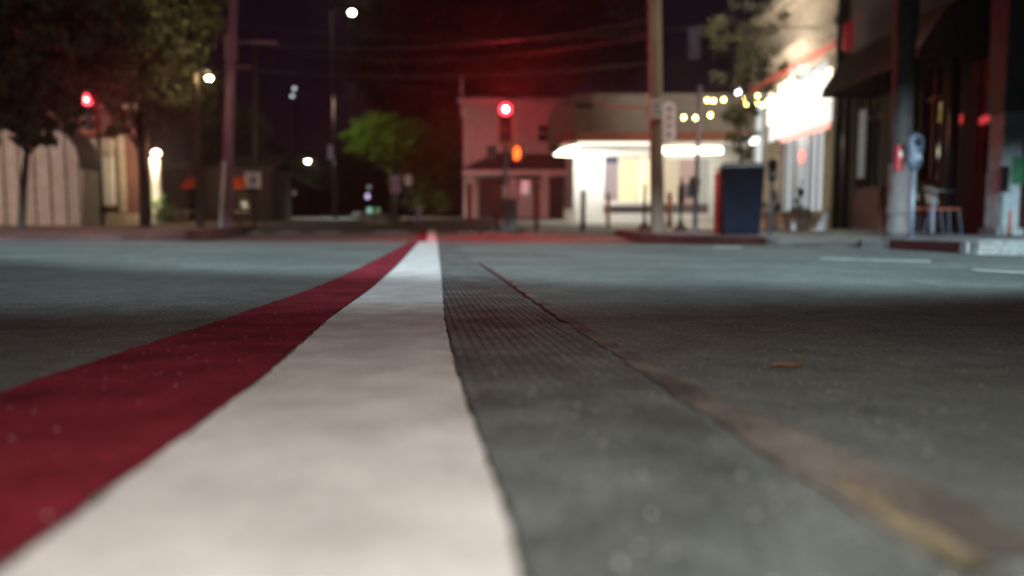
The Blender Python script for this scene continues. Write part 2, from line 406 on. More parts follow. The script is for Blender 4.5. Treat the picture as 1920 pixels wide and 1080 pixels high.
# crosswalk bars beyond the crest
for i, (x, wd) in enumerate([(455,.5),(520,.55),(590,.7),(700,.9),(860,.5),(905,.7),(985,1.1),(1060,1.3),(1130,.8),(1195,.8)]):
    X = (x-960)/FPX*19.2
    mb = MB(); mb.add([(X, 18.9, gz(X, 18.9)+.006), (X+wd, 18.9, gz(X+wd, 18.9)+.006), (X+wd, 19.6, gz(X+wd, 19.6)+.006), (X, 19.6, gz(X, 19.6)+.006)], [(0,1,2,3)])
    side = ["first", "second", "third", "fourth", "fifth", "sixth", "seventh", "eighth", "ninth", "tenth"][i]
    tag(mb.build("crosswalk_bar", 'marking'), side + " pale crosswalk bar from the left across the far side of the junction", "road marking", "crosswalk bars across the junction")

# right pavement with kerb
SW = [(4.8, .05), (5.6, .05), (9, .02), (14, -.005), (16, .03), (19, .075), (20.5, .10), (22, .14), (25, .20), (30, .43), (34, .5)]
KX = [(4.6, 9.0), (4.85, 5.6), (5.05, 4.55), (5.3, 3.85), (5.6, 3.48), (7.3, 3.36), (9, 3.3), (13, 2.95), (16, 2.6), (18.6, 2.55), (19.4, 3.2)]
def rampk(Y):
    if 7.45 < Y < 8.9: return .18
    if 7.2 < Y <= 7.45: return 1 - .82 * (Y - 7.2) / .25
    if 8.9 <= Y < 9.6: return .18 + .82 * (Y - 8.9) / .7
    return 1
def swz(X, Y):
    top = lerp_table(SW, Y); k = lerp_table(KX, Y); r = rampk(Y)
    if r < 1:
        base = gz(k, Y); f = min(1, max(0, (X - k) / .9)); low = base + (top - base) * (r + (1 - r) * f); return low
    return top
yy = frange(4.65, 7.1, 40) + frange(7.15, 9.7, 60) + frange(9.8, 19.4, 50)
sb = MB(); nn = 14
for Y in yy:
    k = lerp_table(KX, Y)
    for i in range(nn):
        X = k + .16 + (10.5 - k) * (i / (nn - 1)) ** 1.6
        sb.v.append((X, Y, swz(X, Y)))
sb.f = [(j*nn+i, j*nn+i+1, (j+1)*nn+i+1, (j+1)*nn+i) for j in range(len(yy)-1) for i in range(nn-1)]
struct("right_pavement", sb, 'concrete')
def kerb(name, m, ya, yb, n, gap=0):
    kb = MB(); q = frange(ya, yb, n)
    for Y in q:
        k = lerp_table(KX, Y)
        z1 = swz(k, Y) + .003; z0 = gz(k, Y) - .05
        kb.v += [(k, Y, z0), (k + .012, Y, z1 - .014), (k + .03, Y, z1), (k + .16, Y, z1 + .0), (k + .16, Y, z1 - .05)]
    kb.f = [(5*i+a, 5*i+a+1, 5*i+a+6, 5*i+a+5) for i in range(n) for a in range(4)] + [(0,1,2,3,4), tuple(5*n+a for a in (4,3,2,1,0))]
    o = kb.build(name, m); return tag(o, kind="structure")
kerb("kerb", 'kerb', 4.65, 9.6, 110); kerb("red_tinted_kerb", 'kerb_red_tint', 9.6, 19.4, 70)
# storm drain in the kerb face
dt = thing("storm_drain", "cast iron storm drain inlet with upright bars in the right kerb face", "drain", (3.42, 6.4, gz(3.42, 6.4)))
mb = MB(); mb.box(3.385, 3.43, 5.65, 7.15, gz(3.4, 6.4)+.0, .035); mb.build("throat", 'dark', dt)
mb = MB()
for i in range(19): 
    y = 5.68 + i*.081; wv = lerp_table(KX, y)
    mb.box(wv-.02, wv+.0, y, y+.022, gz(3.4, y)+.005, .032)
mb.build("grate", 'kerb', dt)
mb = MB(); mb.box(3.34, 3.385, 5.62, 7.18, -.085+.0, -.078); mb.build("rim", 'steel', dt)

# concrete gutter
mb = MB(); q = frange(5.3, 12, 60)
for Y in q:
    k = lerp_table(KX, Y); mb.v += [(k - .42, Y, gz(k-.42, Y) + .004), (k + .02, Y, gz(k, Y) + .004)]
mb.f = [(2*i, 2*i+1, 2*i+3, 2*i+2) for i in range(60)]
struct("gutter", mb, 'concrete')

# left corner block
def lblock(X, Y):
    return lerp_table([(12.5, -.02), (15, .07), (18, .13), (24, .2), (30, .45), (60, 1.2)], Y) 
LK = [(12.4, -11), (12.6, -8.2), (13.2, -6.9), (14.5, -6.35), (18, -6.5), (21, -7.2), (25, -9), (40, -15), (60, -22)]
yy = frange(12.4, 16, 30) + frange(16.2, 30, 40) + frange(31, 60, 15)
sb = MB()
for Y in yy:
    k = lerp_table(LK, Y)
    sb.v += [(k, Y, gz(k, Y) - .05), (k - .02, Y, lblock(k, Y))] + [(k - .02 - i * 3.2 , Y, lblock(k, Y) + .006*i) for i in (.05, .4, 1, 3, 8, 30)]
sb.f = [(j*8+i, j*8+i+1, (j+1)*8+i+1, (j+1)*8+i) for j in range(len(yy)-1) for i in range(7)]
struct("left_verge", sb, 'dirt')
kb = MB()
for Y in yy:
    k = lerp_table(LK, Y) + .015
    z = lblock(k, Y) + .006
    kb.v += [(k+.02, Y, gz(k, Y) - .05), (k, Y, z), (k - .16, Y, z), (k - .16, Y, z-.05)]
kb.f = [(4*i+a, 4*i+a+1, 4*i+a+5, 4*i+a+4) for i in range(len(yy)-1) for a in range(3)]
struct("left_kerb", kb, 'kerb_red_tint')

# far street climbing away and forecourt in front of the white shop
mb = MB()
FS = [(21.0, -7.0, -3.2), (25, -9, -4.9), (34, -12.5, -6.9), (50, -17.5, -10.3), (80, -24, -15.5), (130, -36, -25)]
q = frange(21, 130, 60)
for Y in q:
    a = lerp_table([(t[0], t[1]) for t in FS], Y); b = lerp_table([(t[0], t[2]) for t in FS], Y)
    mb.v += [(a, Y, gz(a, Y) + .008), (b, Y, gz(b, Y) + .008)]
mb.f = [(2*i, 2*i+1, 2*i+3, 2*i+2) for i in range(60)]
struct("side_street", mb, M['kerb'])
mb = sheet(frange(-.6, 10, 20), frange(20.2, 29.5, 20), lambda X, Y: gz(X, Y) + .012)
struct("forecourt", mb, 'lot')

# twig on the road
gx, gy = G(1446, 690); hx, hy = G(1506, 689)
mb = MB(); z = gz(gx, gy) + .003
mb.tube([(gx, gy, z), ((gx*2+hx)/3, gy+.002, z+.0015), ((gx+2*hx)/3, gy-.001, z+.0005), (hx, hy, z+.001)], [.0013, .0018, .0016, .0010], 8)
mb.tube([((gx*2+hx)/3, gy+.002, z+.0015), ((gx*2+hx)/3+.008, gy+.012, z+.003)], [.0011, .0006], 6)
tag(mb.build("twig", 'twig'), "small orange brown twig lying on the dark asphalt at right", "twig")

# ------------------------------------------------------------------ trees
def leaves(mb, blobs, count, size, seed, gap=.35):
    """leaf faces gathered in clumps through the blobs' volume"""
    rnd = random.Random(seed)
    tot = sum(b[1][0]*b[1][1]*b[1][2] for b in blobs)
    for c, r in blobs:
        n = int(count * r[0]*r[1]*r[2] / tot); clumps = []
        for _ in range(max(5, int(n/55))):
            while True:
                p = Vector((rnd.uniform(-1,1), rnd.uniform(-1,1), rnd.uniform(-1,1)))
                if .25 < p.length < 1: break
            clumps.append((Vector((c[0]+p.x*r[0], c[1]+p.y*r[1], c[2]+p.z*r[2])), rnd.uniform(.13, .32) * (r[0]*r[1]*r[2])**(1/3)))
        for _ in range(n):
            q, s = rnd.choice(clumps)
            p = q + Vector((rnd.gauss(0,1), rnd.gauss(0,1), rnd.gauss(0,.8))) * s * .55
            a = Vector((rnd.gauss(0,1), rnd.gauss(0,1), rnd.gauss(0,1))).normalized(); b = a.orthogonal().normalized()
            k = size * rnd.uniform(.6, 1.3)
            a *= k; b *= k*.55
            o = len(mb.v); mb.v += [tuple(p-a), tuple(p+b), tuple(p+a), tuple(p-b)]; mb.f.append((o, o+1, o+2, o+3))
def tree(name, label, base, trunk, r0, blobs, count, size, leafm, seed, barkm='bark', group=None, limbs=7):
    """trunk: list of world points; limbs run from its upper part into the crown"""
    rnd = random.Random(seed)
    t = thing(name, label, "tree", base, group)
    mb = MB(); n = len(trunk)
    mb.tube([(trunk[0][0], trunk[0][1], trunk[0][2]-.1)] + trunk, [r0*1.5] + [r0*(1.15 - .65*i/(n-1)) for i in range(n)], 10)
    for i in range(limbs):
        c, r = blobs[i % len(blobs)]
        k = min(n-1, n//2 + i % max(1, n - n//2)); s = Vector(trunk[k])
        e = Vector((c[0]+rnd.uniform(-.7,.7)*r[0], c[1]+rnd.uniform(-.7,.7)*r[1], c[2]+rnd.uniform(-.1,.7)*r[2]))
        m = s.lerp(e, .5) + Vector((rnd.uniform(-.15,.15), 0, rnd.uniform(0,.3)))
        mb.tube([s, m, e], [r0*.5, r0*.3, r0*.1], 7)
    mb.build("trunk", barkm, t, True)
    mb = MB(); leaves(mb, blobs, count, size, seed+1)
    mb.build("crown", leafm, t)
    return t
def wp(x, y, D): return tuple(W(x, y, D))
def rad(px, D): return px / FPX * D
D = 16
b = W(40, 422, D)
tree("street_tree", "young dark tree in front of the pale board building at far left", (b.x, D, lblock(b.x, D)),
     [(b.x, D, lblock(b.x, D)), tuple(W(44,350,D)), tuple(W(50,290,D)), tuple(W(58,230,D)), tuple(W(60,150,D))], .07,
     [((W(20,150,D).x, D, W(0,150,D).z), (1.15,1.0,1.1)), ((W(80,210,D).x, D, W(0,215,D).z), (.75,.7,.75)), ((W(120,60,D).x, D+.3, W(0,40,D).z), (1.4,1.2,1.2)), ((W(-60,40,D).x, D+.2, W(0,40,D).z), (1.5,1.2,1.4)), ((W(15,262,D).x, D, W(0,262,D).z), (.5,.5,.35))],
     15000, .085, 'leaf_dark', 5)
D = 20
b = W(272, 417, D)
tree("street_tree", "broad olive brown street tree left of the leaning utility pole", (b.x, D, lblock(b.x, D)),
     [(b.x, D, lblock(b.x, D)), tuple(W(270,350,D)), tuple(W(265,290,D)), tuple(W(262,220,D)), tuple(W(268,120,D))], .13,
     [((W(230,110,D).x, D, W(0,110,D).z), (1.5,1.4,1.6)), ((W(330,90,D).x, D+.2, W(0,90,D).z), (1.25,1.3,1.7)), ((W(250,0,D).x, D, W(0,-30,D).z), (2.2,1.8,1.6)), ((W(370,10,D).x, D, W(0,10,D).z), (.9,.9,1.1)),
      ((W(325,200,D).x, D, W(0,200,D).z), (.9,1.0,.9)), ((W(222,225,D).x, D, W(0,225,D).z), (.6,.7,.55)), ((W(120,20,D).x, D+1, W(0,20,D).z), (1.6,1.2,1.5)), ((W(350,180,D).x, D, W(0,180,D).z), (.8,.8,.9))],
     22000, .085, 'leaf_olive', 9)
D = 34
b = W(470, 414, D)
tree("street_tree", "dim brown tree behind the square white sign, beyond the leaning pole", (b.x, D, gz(b.x, D)),
     [(b.x, D, gz(b.x, D)-.1), tuple(W(466,350,D)), tuple(W(462,280,D)), tuple(W(460,230,D))], .14,
     [((W(450,260,D).x, D, W(0,260,D).z), (1.4,1.2,1.5)), ((W(400,250,D).x, D, W(0,250,D).z), (1.3,1.2,1.7)), ((W(375,330,D).x, D+1, W(0,330,D).z), (1.2,1,.9))],
     7000, .10, 'leaf_olive', 14)
D = 45
b = W(735, 400, D)
tree("lamplit_tree", "fresh green tree glowing under a street lamp in the middle distance", (b.x, D, gz(b.x, D)),
     [(b.x, D, gz(b.x, D)-.1), tuple(W(738,370,D)), tuple(W(735,335,D)), tuple(W(725,300,D))], .2,
     [((W(685,262,D).x, D, W(0,262,D).z), (1.35,1.2,1.1)), ((W(735,280,D).x, D, W(0,285,D).z), (1.3,1.2,1.2)), ((W(720,235,D).x, D+.4, W(0,235,D).z), (1.4,1.2,.8)), ((W(775,265,D).x, D+.6, W(0,265,D).z), (1.0,1.1,1.5)), ((W(745,325,D).x, D, W(0,325,D).z), (.8,.8,.7))],
     13000, .12, 'leaf_lime', 21)
lp = W(640, 190, D); spot("tree_lamp_light", (lp.x-1.0, D-6.5, lp.z), tuple(W(725, 275, D)), 1300, (.95, 1.0, .45), 52, .8, .2)
D = 41
b = W(828, 410, D)
tree("garden_tree", "dark bushy tree hard against the left corner of the white house", (b.x, D, gz(b.x, D)),
     [(b.x, D, gz(b.x, D)-.1), tuple(W(826,370,D)), tuple(W(822,330,D)), tuple(W(825,280,D))], .2,
     [((W(820,290,D).x, D, W(0,300,D).z), (1.35,1.3,1.7)), ((W(800,370,D).x, D, W(0,372,D).z), (1.2,1.1,1.0)), ((W(842,370,D).x, D-.5, W(0,380,D).z), (.8,1,.9)), ((W(830,240,D).x, D, W(0,240,D).z), (1.1,1,1.1))],
     13000, .11, 'leaf', 27)
D = 62
b = W(800, 395, D)
tree("tall_tree", "huge black tree silhouette rising against the night sky behind the white house", (b.x, D, gz(b.x, D)),
     [(b.x, D, gz(b.x, D)-.1), tuple(W(805,300,D)), tuple(W(815,200,D)), tuple(W(830,100,D))], .5,
     [((W(760,130,D).x, D, W(0,140,D).z), (4.5,4,4.5)), ((W(870,60,D).x, D, W(0,60,D).z), (6,5,6)), ((W(1010,90,D).x, D, W(0,90,D).z), (5,4,4.5)), ((W(700,30,D).x, D, W(0,0,D).z), (3,3,4)), ((W(1120,60,D).x, D+3, W(0,40,D).z), (5,4,5)), ((W(860,-80,D).x, D, W(0,-60,D).z), (8,5,4))],
     26000, .30, 'leaf_dark', 33, limbs=12)
D = 75
b = W(600, 400, D)
tree("distant_tree", "black tree mass closing the end of the side street", (W(560,400,D).x, D, gz(b.x, D)),
     [(W(560,400,D).x, D, gz(b.x, D)-.1), tuple(W(562,340,D)), tuple(W(566,300,D))], .4,
     [((W(610,355,D).x, D, W(0,350,D).z), (3.2,3,2.6)), ((W(540,345,D).x, D, W(0,340,D).z), (3.2,3,3.2)), ((W(655,350,D).x, D, W(0,350,D).z), (2.6,3,3.2)), ((W(500,320,D).x, D, W(0,330,D).z), (2.4,3,3.2))],
     13000, .25, 'leaf_dark', 39)

# tree in the tall planter on the right pavement
D = 14.0
b = W(1388, 440, D); pz = swz(b.x, D)
pt = thing("tall_planter", "tall dark blue ribbed metal planter on the right pavement", "planter", (b.x, D, pz))
mb = MB()
cx = b.x; hw, hb = .37, .31; zt = W(0, 316, D).z
def sq(c, h, z, rot):
    return [(c[0] + h*1.414*math.cos(rot + math.pi/4 + k*math.pi/2), c[1] + h*1.414*math.sin(rot + math.pi/4 + k*math.pi/2), z) for k in range(4)]
rot = R(-12)
A = sq((cx, D), hb, pz, rot); B = sq((cx, D), hw, zt, rot)
for k in range(4):   # ribbed sides
    a0, a1, b0, b1 = Vector(A[k]), Vector(A[(k+1) % 4]), Vector(B[k]), Vector(B[(k+1) % 4])
    nrm = Vector(((a0+a1)/2 - Vector((cx, D, pz)))); nrm.z = 0; nrm.normalize()
    n = 6; vs = []
    for i in range(n+1):
        off = nrm * (.022 if (i // 2) % 2 else 0.0) if 0 < i < n else nrm*0
        vs += [a0.lerp(a1, i/n) + off, b0.lerp(b1, i/n) + off]
    mb.add(vs, [(2*i, 2*i+2, 2*i+3, 2*i+1) for i in range(n)])
mb.build("body", 'planter', pt)
mb = MB(); C1 = sq((cx, D), hw+.03, zt, rot); mb.prism(C1, (0, 0, .05)); mb.build("rim", 'black', pt)
mb = MB(); C1 = sq((cx, D), hw-.03, zt+.052, rot); mb.prism(C1, (0, 0, .03)); mb.build("soil", 'dirt', pt)
tree("planter_tree", "sparse tree growing out of the tall dark blue planter", (cx, D, zt+.06),
     [(cx, D, zt), tuple(W(1388,270,D)), tuple(W(1384,230,D)), tuple(W(1392,180,D)), tuple(W(1386,110,D)), tuple(W(1390,40,D))], .03,
     [((W(1388,262,D).x, D, W(0,262,D).z), (.34,.34,.36)), ((W(1392,275,D).x, D-.05, W(0,275,D).z), (.3,.3,.3)), ((W(1384,235,D).x, D-.05, W(0,235,D).z), (.38,.34,.36)), ((W(1396,190,D).x, D, W(0,190,D).z), (.36,.34,.36)), ((W(1390,205,D).x, D, W(0,210,D).z), (.42,.4,.35)), ((W(1370,120,D).x, D, W(0,120,D).z), (.62,.55,.50)), ((W(1420,130,D).x, D, W(0,130,D).z), (.55,.5,.45)), ((W(1370,40,D).x, D, W(0,40,D).z), (.5,.5,.6)), ((W(1425,60,D).x, D, W(0,60,D).z), (.45,.5,.6)), ((W(1360,-40,D).x, D, W(0,-40,D).z), (.4,.4,.4))],
     3900, .05, 'leaf_olive', 45, limbs=9)

# ------------------------------------------------------------------ utility poles and lamps
for lx, nm in ((1.5, "added unseen street lamp with a light blocking plate behind the camera, right one"), (-1.0, "added unseen street lamp with a light blocking plate behind the camera, left one")):
    t = thing("street_lamp", nm, "street lamp", (lx, -20.6, 0))  # unseen lamp body, added to hold the plate that shapes the light
    mb = MB(); mb.tube([(lx, -20.6, 0), (lx, -20.6, 7.9)], [.12, .08], 12); mb.build("pole", 'steel', t, True)
    mb = MB(); mb.box(lx-.5, lx+.5, -20.6, -19.4, 7.9, 7.96); mb.build("hood", 'black', t)
    mb = MB(); mb.box(lx-.95, lx+.95, -19.42, -19.4, 7.5-.59*math.tan(R(11.0)), 7.9); mb.build("light_block_plate", 'black', t)  # added plate, blocks light rising towards trees and facades
D = 19.0
b = W(424, 421, D); zb = lblock(b.x, D)
t = thing("utility_pole", "leaning wooden utility pole at left, magenta signal light put into its colour", "utility pole", (b.x, D, zb))
mb = MB(); mb.tube([(b.x, D, zb-.1), tuple(W(430,220,D)), tuple(W(437,20,D)), tuple(W(444,-140,D))], [.145, .125, .105, .09], 14); mb.build("pole", 'wood_magenta', t, True)
mb = MB(); c = W(436, 78, D); mb.box(c.x-.13, c.x+.16, D-.2, D-.12, c.z-.5, c.z+.12); mb.build("bracket", 'wood_magenta', t)
mb = MB(); c = W(433, 128, D); mb.tube([(c.x-.1, D-.17, c.z), (c.x+.55, D-.17, c.z)], .03, 8); mb.build("cross_bar", 'wood_magenta', t)
b2 = W(413, 421, D-.3)
t = thing("stub_post", "short pale lilac post leaning against the foot of the leaning pole", "post", (b2.x, D-.3, zb))
mb = MB(); mb.tube([(b2.x, D-.3, zb-.05), tuple(W(421, 302, D-.3))], [.055, .045], 12); mb.build("post", 'signwhite', t, True)
mb = MB(); c = W(405, 365, D-.3); mb.box(c.x-.06, c.x+.06, D-.36, D-.33, c.z-.16, c.z+.16); mb.build("green_plate", 'green_sign', t)

def lamp_pole(px, lx, ly, D, py0, label, color, strength, r, poler=.09, power=0):
    b = W(px, py0, D); lmp = W(lx, ly, D); zb = gz(b.x, D)
    t = thing("street_lamp", label, "street lamp", (b.x, D, zb))
    mb = MB(); mb.tube([(b.x, D, zb-.1), (b.x, D, lmp.z-.4), (b.x, D, lmp.z+.1)], [poler, poler*.7, poler*.6], 10); mb.build("pole", 'darkwood', t, True)
    mb = MB(); mb.tube([(b.x, D, lmp.z-.1), ((b.x+lmp.x)/2, D, lmp.z+.22), (lmp.x, D, lmp.z+r+.05)], [.035, .03, .025], 8); mb.build("arm", 'black', t, True)
    mb = MB(); mb.lathe((lmp.x, D, lmp.z+r*.2), [(r*1.5, 0), (r*1.3, r*.5), (r*.6, r*.9), (.02, r)]); mb.build("hood", 'black', t, True)
    mb = MB(); mb.ball(lmp, r, 12, (1, 1, .8)); mb.build("bulb", glow("lamp_glow", color, strength), t, True)
    if power: point("street_lamp_light", (lmp.x, D-.3, lmp.z-.3), power, color, .15)
WARM = (1.0, .82, .42)
lamp_pole(376, 392, 146, 18, 419, "dark pole with a glowing yellow lamp left of the leaning pole", WARM, 60, .07, .10, 0)
spot("street_lamp_light", tuple(W(392, 146, 17.8)), tuple(W(280, 60, 20)), 270, WARM, 85, .8, .15)
lamp_pole(628, 660, 23, 34, 410, "tall dark street lamp with the brightest and highest yellow bulb", (1.0, .85, .50), 110, .13, .07, 0)
spot("side_street_light", (W(660, 23, 34).x, 33.6, 6.6), (W(650, 23, 34).x, 35.5, 0), 2600, (1.0, .93, .80), 100, .7, .2)
lamp_pole(590, 577, 302, 70, 402, "distant street lamp glowing low over the side street", (1.0, .90, .60), 90, .17, .08, 0)
D = 30
b = W(481, 412, D); zb = gz(b.x, D)
t = thing("utility_pole", "thin dark distant utility pole with a crossarm behind the leaning pole", "utility pole", (b.x, D, zb))
mb = MB(); mb.tube([(b.x, D, zb-.1), tuple(W(479, 62, D))], [.13, .09], 10); mb.build("pole", 'darkwood', t, True)
mb = MB(); c = W(482, 81, D); mb.box(c.x-.85, c.x+.85, D-.15, D-.05, c.z-.05, c.z+.05); mb.build("crossarm", 'wood_magenta', t)
# pole with two pale floodlights
D = 55
b = W(556, 405, D); zb = gz(b.x, D)
t = thing("flood_light_pole", "far slim pole carrying two faint pale floodlights", "flood light", (b.x, D, zb))
mb = MB(); mb.tube([(b.x, D, zb-.1), tuple(W(556, 160, D))], [.1, .07], 8); mb.build("pole", 'black', t, True)
for (px, py) in ((552, 166), (548, 180)):
    c = W(px, py, D-.2); mb = MB(); mb.ball(c, .13, 10, (1, .5, .8)); mb.build("lamp", glow("pale_flood_glow", (.8, .9, .95), 1.4), t, True)

# right utility pole
D = 16.0
b = W(1233, 436, D); zb = swz(b.x, D)
t = thing("utility_pole", "weathered tan utility pole standing before the bright white shop", "utility pole", (b.x, D, zb))
mb = MB(); mb.tube([(b.x, D, zb-.1), tuple(W(1231,300,D)), tuple(W(1229,150,D)), tuple(W(1227,-20,D)), tuple(W(1225,-150,D))], [.155, .147, .142, .135, .13], 18); mb.build("pole", 'wood', t, True)
mb = MB(); c = W(1229, 206, D); mb.box(c.x-.13, c.x+.12, D-.175, D-.155, c.z-.2, c.z+.2); mb.build("paper_notice", 'signwhite', t)
mb = MB(); c2 = W(1227, 229, D)
mb.box(c2.x-.12, c2.x+.10, D-.172, D-.156, c2.z-.07, c2.z+.05); mb.build("red_notice", M['redtrim'], t)
for dx, dz in ((-.06,.08),(.02,.09),(-.02,-.01),(.06,-.09),(-.05,-.1)):
    mb = MB(); mb.box(c.x+dx-.03, c.x+dx+.03, D-.178, D-.1755, c.z+dz-.02, c.z+dz+.02); mb.build("printed_mark", 'grey', t)
# oval sign on the pole
c = W(1254, 229, D-.05)
t = thing("oval_sign", "tall oval white sign with pinkish marks fixed beside the tan pole", "sign", (c.x, D-.05, c.z-.5))
def oval(c, rx, rz, n=28, cut=0): 
    pts = []
    for k in range(n):
        a = 2*math.pi*k/n; s = math.sin(a)
        pts.append((c.x + rx*math.cos(a), c.y, c.z + (rz-rx)*(1 if s > 0 else -1) + rx*s))
    return pts
mb = MB(); mb.prism(oval(c, .17, .46), (0, .05, 0)); mb.build("border", M['grey'], t)
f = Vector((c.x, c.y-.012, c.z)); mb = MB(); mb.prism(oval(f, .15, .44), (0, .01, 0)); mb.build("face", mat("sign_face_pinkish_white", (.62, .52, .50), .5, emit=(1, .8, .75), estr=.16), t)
fr = mat("faded_red_print", (.40, .17, .17), .6)
for dz, ww in ((.27, .06), (.10, .05), (-.07, .045), (-.25, .05)):
    mb = MB(); mb.box(c.x-ww, c.x+ww, c.y-.02, c.y-.014, c.z+dz-.045, c.z+dz+.03); mb.build("mark", fr, t)
mb = MB(); mb.tube([(b.x+.1, D-.03, c.z+.3), (c.x-.1, D-.03, c.z+.3)], .015, 8); mb.tube([(b.x+.1, D-.03, c.z-.3), (c.x-.1, D-.03, c.z-.3)], .015, 8); mb.build("bracket", 'steel', t)

# foreground pole on the right pavement
D = 10.4
b = W(1682, 442, D); zb = swz(b.x, D)
t = thing("lamp_column", "thick dark round column with a pale ringed foot behind the near parking meter", "column", (b.x, D, zb))
mb = MB(); mb.lathe((b.x, D, zb), [(.145, 1.0), (.14, 1.6), (.135, 2.6), (.16, 2.75), (.16, 4.2), (.15, 6)], 20); mb.build("shaft", mat("shaded_column_paint", (.045, .042, .040), .7, var=.3), t, True)  # unlit upper column given a darker colour
mb = MB(); mb.lathe((b.x, D, zb), [(.17, 0), (.17, .12), (.15, .16), (.15, .30), (.165, .32), (.165, .37), (.148, .40), (.146, 1.0)], 20); mb.build("foot", mat("lit_foot_paint", (.10, .09, .09), .7, var=.2), t, True)  # light on the foot put into its paler colour

# ------------------------------------------------------------------ traffic signals
RED = glow("red_signal_lens", (1.0, .015, .03), 16); CORE = glow("red_signal_core", (1.0, .30, .22), 130)
RED2 = glow("dimmer_red_lens", (1.0, .03, .05), 9); CORE2 = glow("dimmer_red_core", (1.0, .30, .22), 16)
OR = glow("orange_hand_lens", (1.0, .13, .015), 3.2)
def signal_head(t, c, D, s=1.0, lit=(RED, CORE), housing='yellow'):
    """three-section head, camera side at D; c = centre of the top (red) lens"""
    zt = c.z + .19*s; zbm = c.z - .87*s
    mb = MB(); mb.box(c.x-.17*s, c.x+.17*s, D, D+.22, zbm, zt)
    mb.prism([(c.x-.2*s, D-.005, zbm-.03), (c.x+.2*s, D-.005, zbm-.03), (c.x+.2*s, D-.005, zt+.03), (c.x-.2*s, D-.005, zt+.03)], (0, .03, 0))
    h = mb.build("housing", housing, t, bevel=.015)
    mb = MB(); mb.box(c.x-.16*s, c.x+.16*s, D-.012, D-.007, zbm+.03, zt-.03); mb.build("face_plate", 'black', t)
    for k, m in enumerate((lit[0], 'dark', 'dark')):
        z = c.z - .34*s*k
        mb = MB(); mb.ball((c.x, D-.015, z), .145*s, 20, (1, .25, 1)); lens = mb.build("lens", m, t, True)
        if k == 0:
            mb = MB(); mb.ball((c.x, D-.04, z), .055*s, 14, (1, .5, 1)); mb.build("led_core", lit[1], lens, True)
        mb = MB(); n = 16; vs = []
        for i in range(n+1):
            a = R(-20) + R(220)*i/n
            vs += [(c.x + .145*s*math.cos(a), D-.012, z + .145*s*math.sin(a)), (c.x + .145*s*math.cos(a), D-.16 + .05*abs(math.cos(a)), z + .145*s*math.sin(a)),
                   (c.x + .155*s*math.cos(a), D-.16 + .05*abs(math.cos(a)), z + .155*s*math.sin(a)), (c.x + .155*s*math.cos(a), D-.012, z + .155*s*math.sin(a))]
        mb.add(vs, [(4*i+q, 4*i+(q+1) % 4, 4*i+4+(q+1) % 4, 4*i+4+q) for i in range(n) for q in range(4)])
        mb.build("visor", 'black', t)
D = 20.0
b = W(948, 426, D); c = W(948, 207, D); zb = gz(b.x, D)
t = thing("traffic_signal", "red traffic signal on a post at the centre of the junction", "traffic signal", (b.x, D, zb), "red traffic signals")
signal_head(t, c, D-.15)
mb = MB(); mb.tube([(b.x, D, zb), (b.x, D, c.z-.85)], .055, 14); mb.build("post", 'steel', t, True)
mb = MB(); mb.lathe((b.x, D, zb), [(.20, 0), (.19, .08), (.10, .28), (.07, .36)], 10); mb.build("base", mat("grey_post_base", (.2, .2, .22), .6), t, True)
p = W(969, 287, D-.15)
mb = MB(); mb.box(p.x-.17, p.x+.17, D-.2, D-.02, p.z-.22, p.z+.22); mb.build("walk_signal_box", 'black', t, bevel=.02)
# raised hand symbol, lit orange
hb = MB(); hb.prism([(p.x-.085, D-.215, p.z-.15), (p.x-.02, D-.215, p.z-.19), (p.x+.05, D-.215, p.z-.17), (p.x+.10, D-.215, p.z-.06), (p.x+.105, D-.215, p.z+.02), (p.x+.08, D-.215, p.z+.06), (p.x-.085, D-.215, p.z+.05)], (0, .01, 0))
for i, hgt in enumerate((.13, .17, .18, .15)):
    x = p.x - .085 + i*.042; hb.box(x, x+.036, D-.215, D-.205, p.z+.04, p.z+hgt)
hb.build("hand_symbol", OR, t)
q = W(922, 287, D-.1); mb = MB(); mb.box(q.x-.13, q.x+.13, D-.2, D+.02, q.z-.18, q.z+.18); mb.tube([(q.x+.1, D, q.z), (b.x, D, q.z)], .025, 8); mb.build("side_walk_signal", 'black', t, bevel=.02)
mb = MB(); mb.tube([(b.x, D, p.z), (p.x-.1, D-.1, p.z)], .025, 8); mb.build("bracket", 'steel', t)
q = W(948, 360, D-.1); mb = MB(); mb.box(q.x-.09, q.x+.09, D-.12, D-.056, q.z-.16, q.z+.16); mb.build("push_button_plate", 'signwhite', t, bevel=.01)
spot("red_signal_light", (c.x, D-.36, c.z), (c.x, 0, .5), 430, (1.0, .03, .04), 165, .6, .1)
spot("red_house_fill", (c.x, D+.35, c.z), (-1.2, 36, 3.2), 1500, (1.0, .06, .10), 44, .8, .1)  # added red light that tints the house behind the signal
spot("red_halo_light", tuple(W(948, 205, 19.3)), (0, 0, .6), 520, (1.0, .02, .04), 150, .7, .12)  # added spot before the lens, feeds the halo in the haze
q = W(960, 428, D-.4); t = thing("control_cabinet", "small dark cabinet at the foot of the central signal post", "cabinet", (q.x, D-.35, gz(q.x, D-.35)))
mb = MB(); mb.box(q.x-.11, q.x+.13, D-.5, D-.25, gz(q.x, D)-.02, W(0, 378, D).z); mb.build("body", 'black', t, bevel=.02)
mb = MB(); mb.box(q.x-.13, q.x+.15, D-.52, D-.23, W(0, 378, D).z, W(0, 374, D).z); mb.build("lid", 'grey', t)
mb = MB(); mb.box(q.x+.07, q.x+.09, D-.52, D-.5, W(0, 402, D).z, W(0, 396, D).z); mb.build("handle", 'steel', t)
D = 19.0
b = W(186, 420, D); c = W(170, 189, D); zb = lblock(b.x, D)
t = thing("traffic_signal", "red traffic signal glowing among the tree crowns at left", "traffic signal", (b.x, D, zb), "red traffic signals")
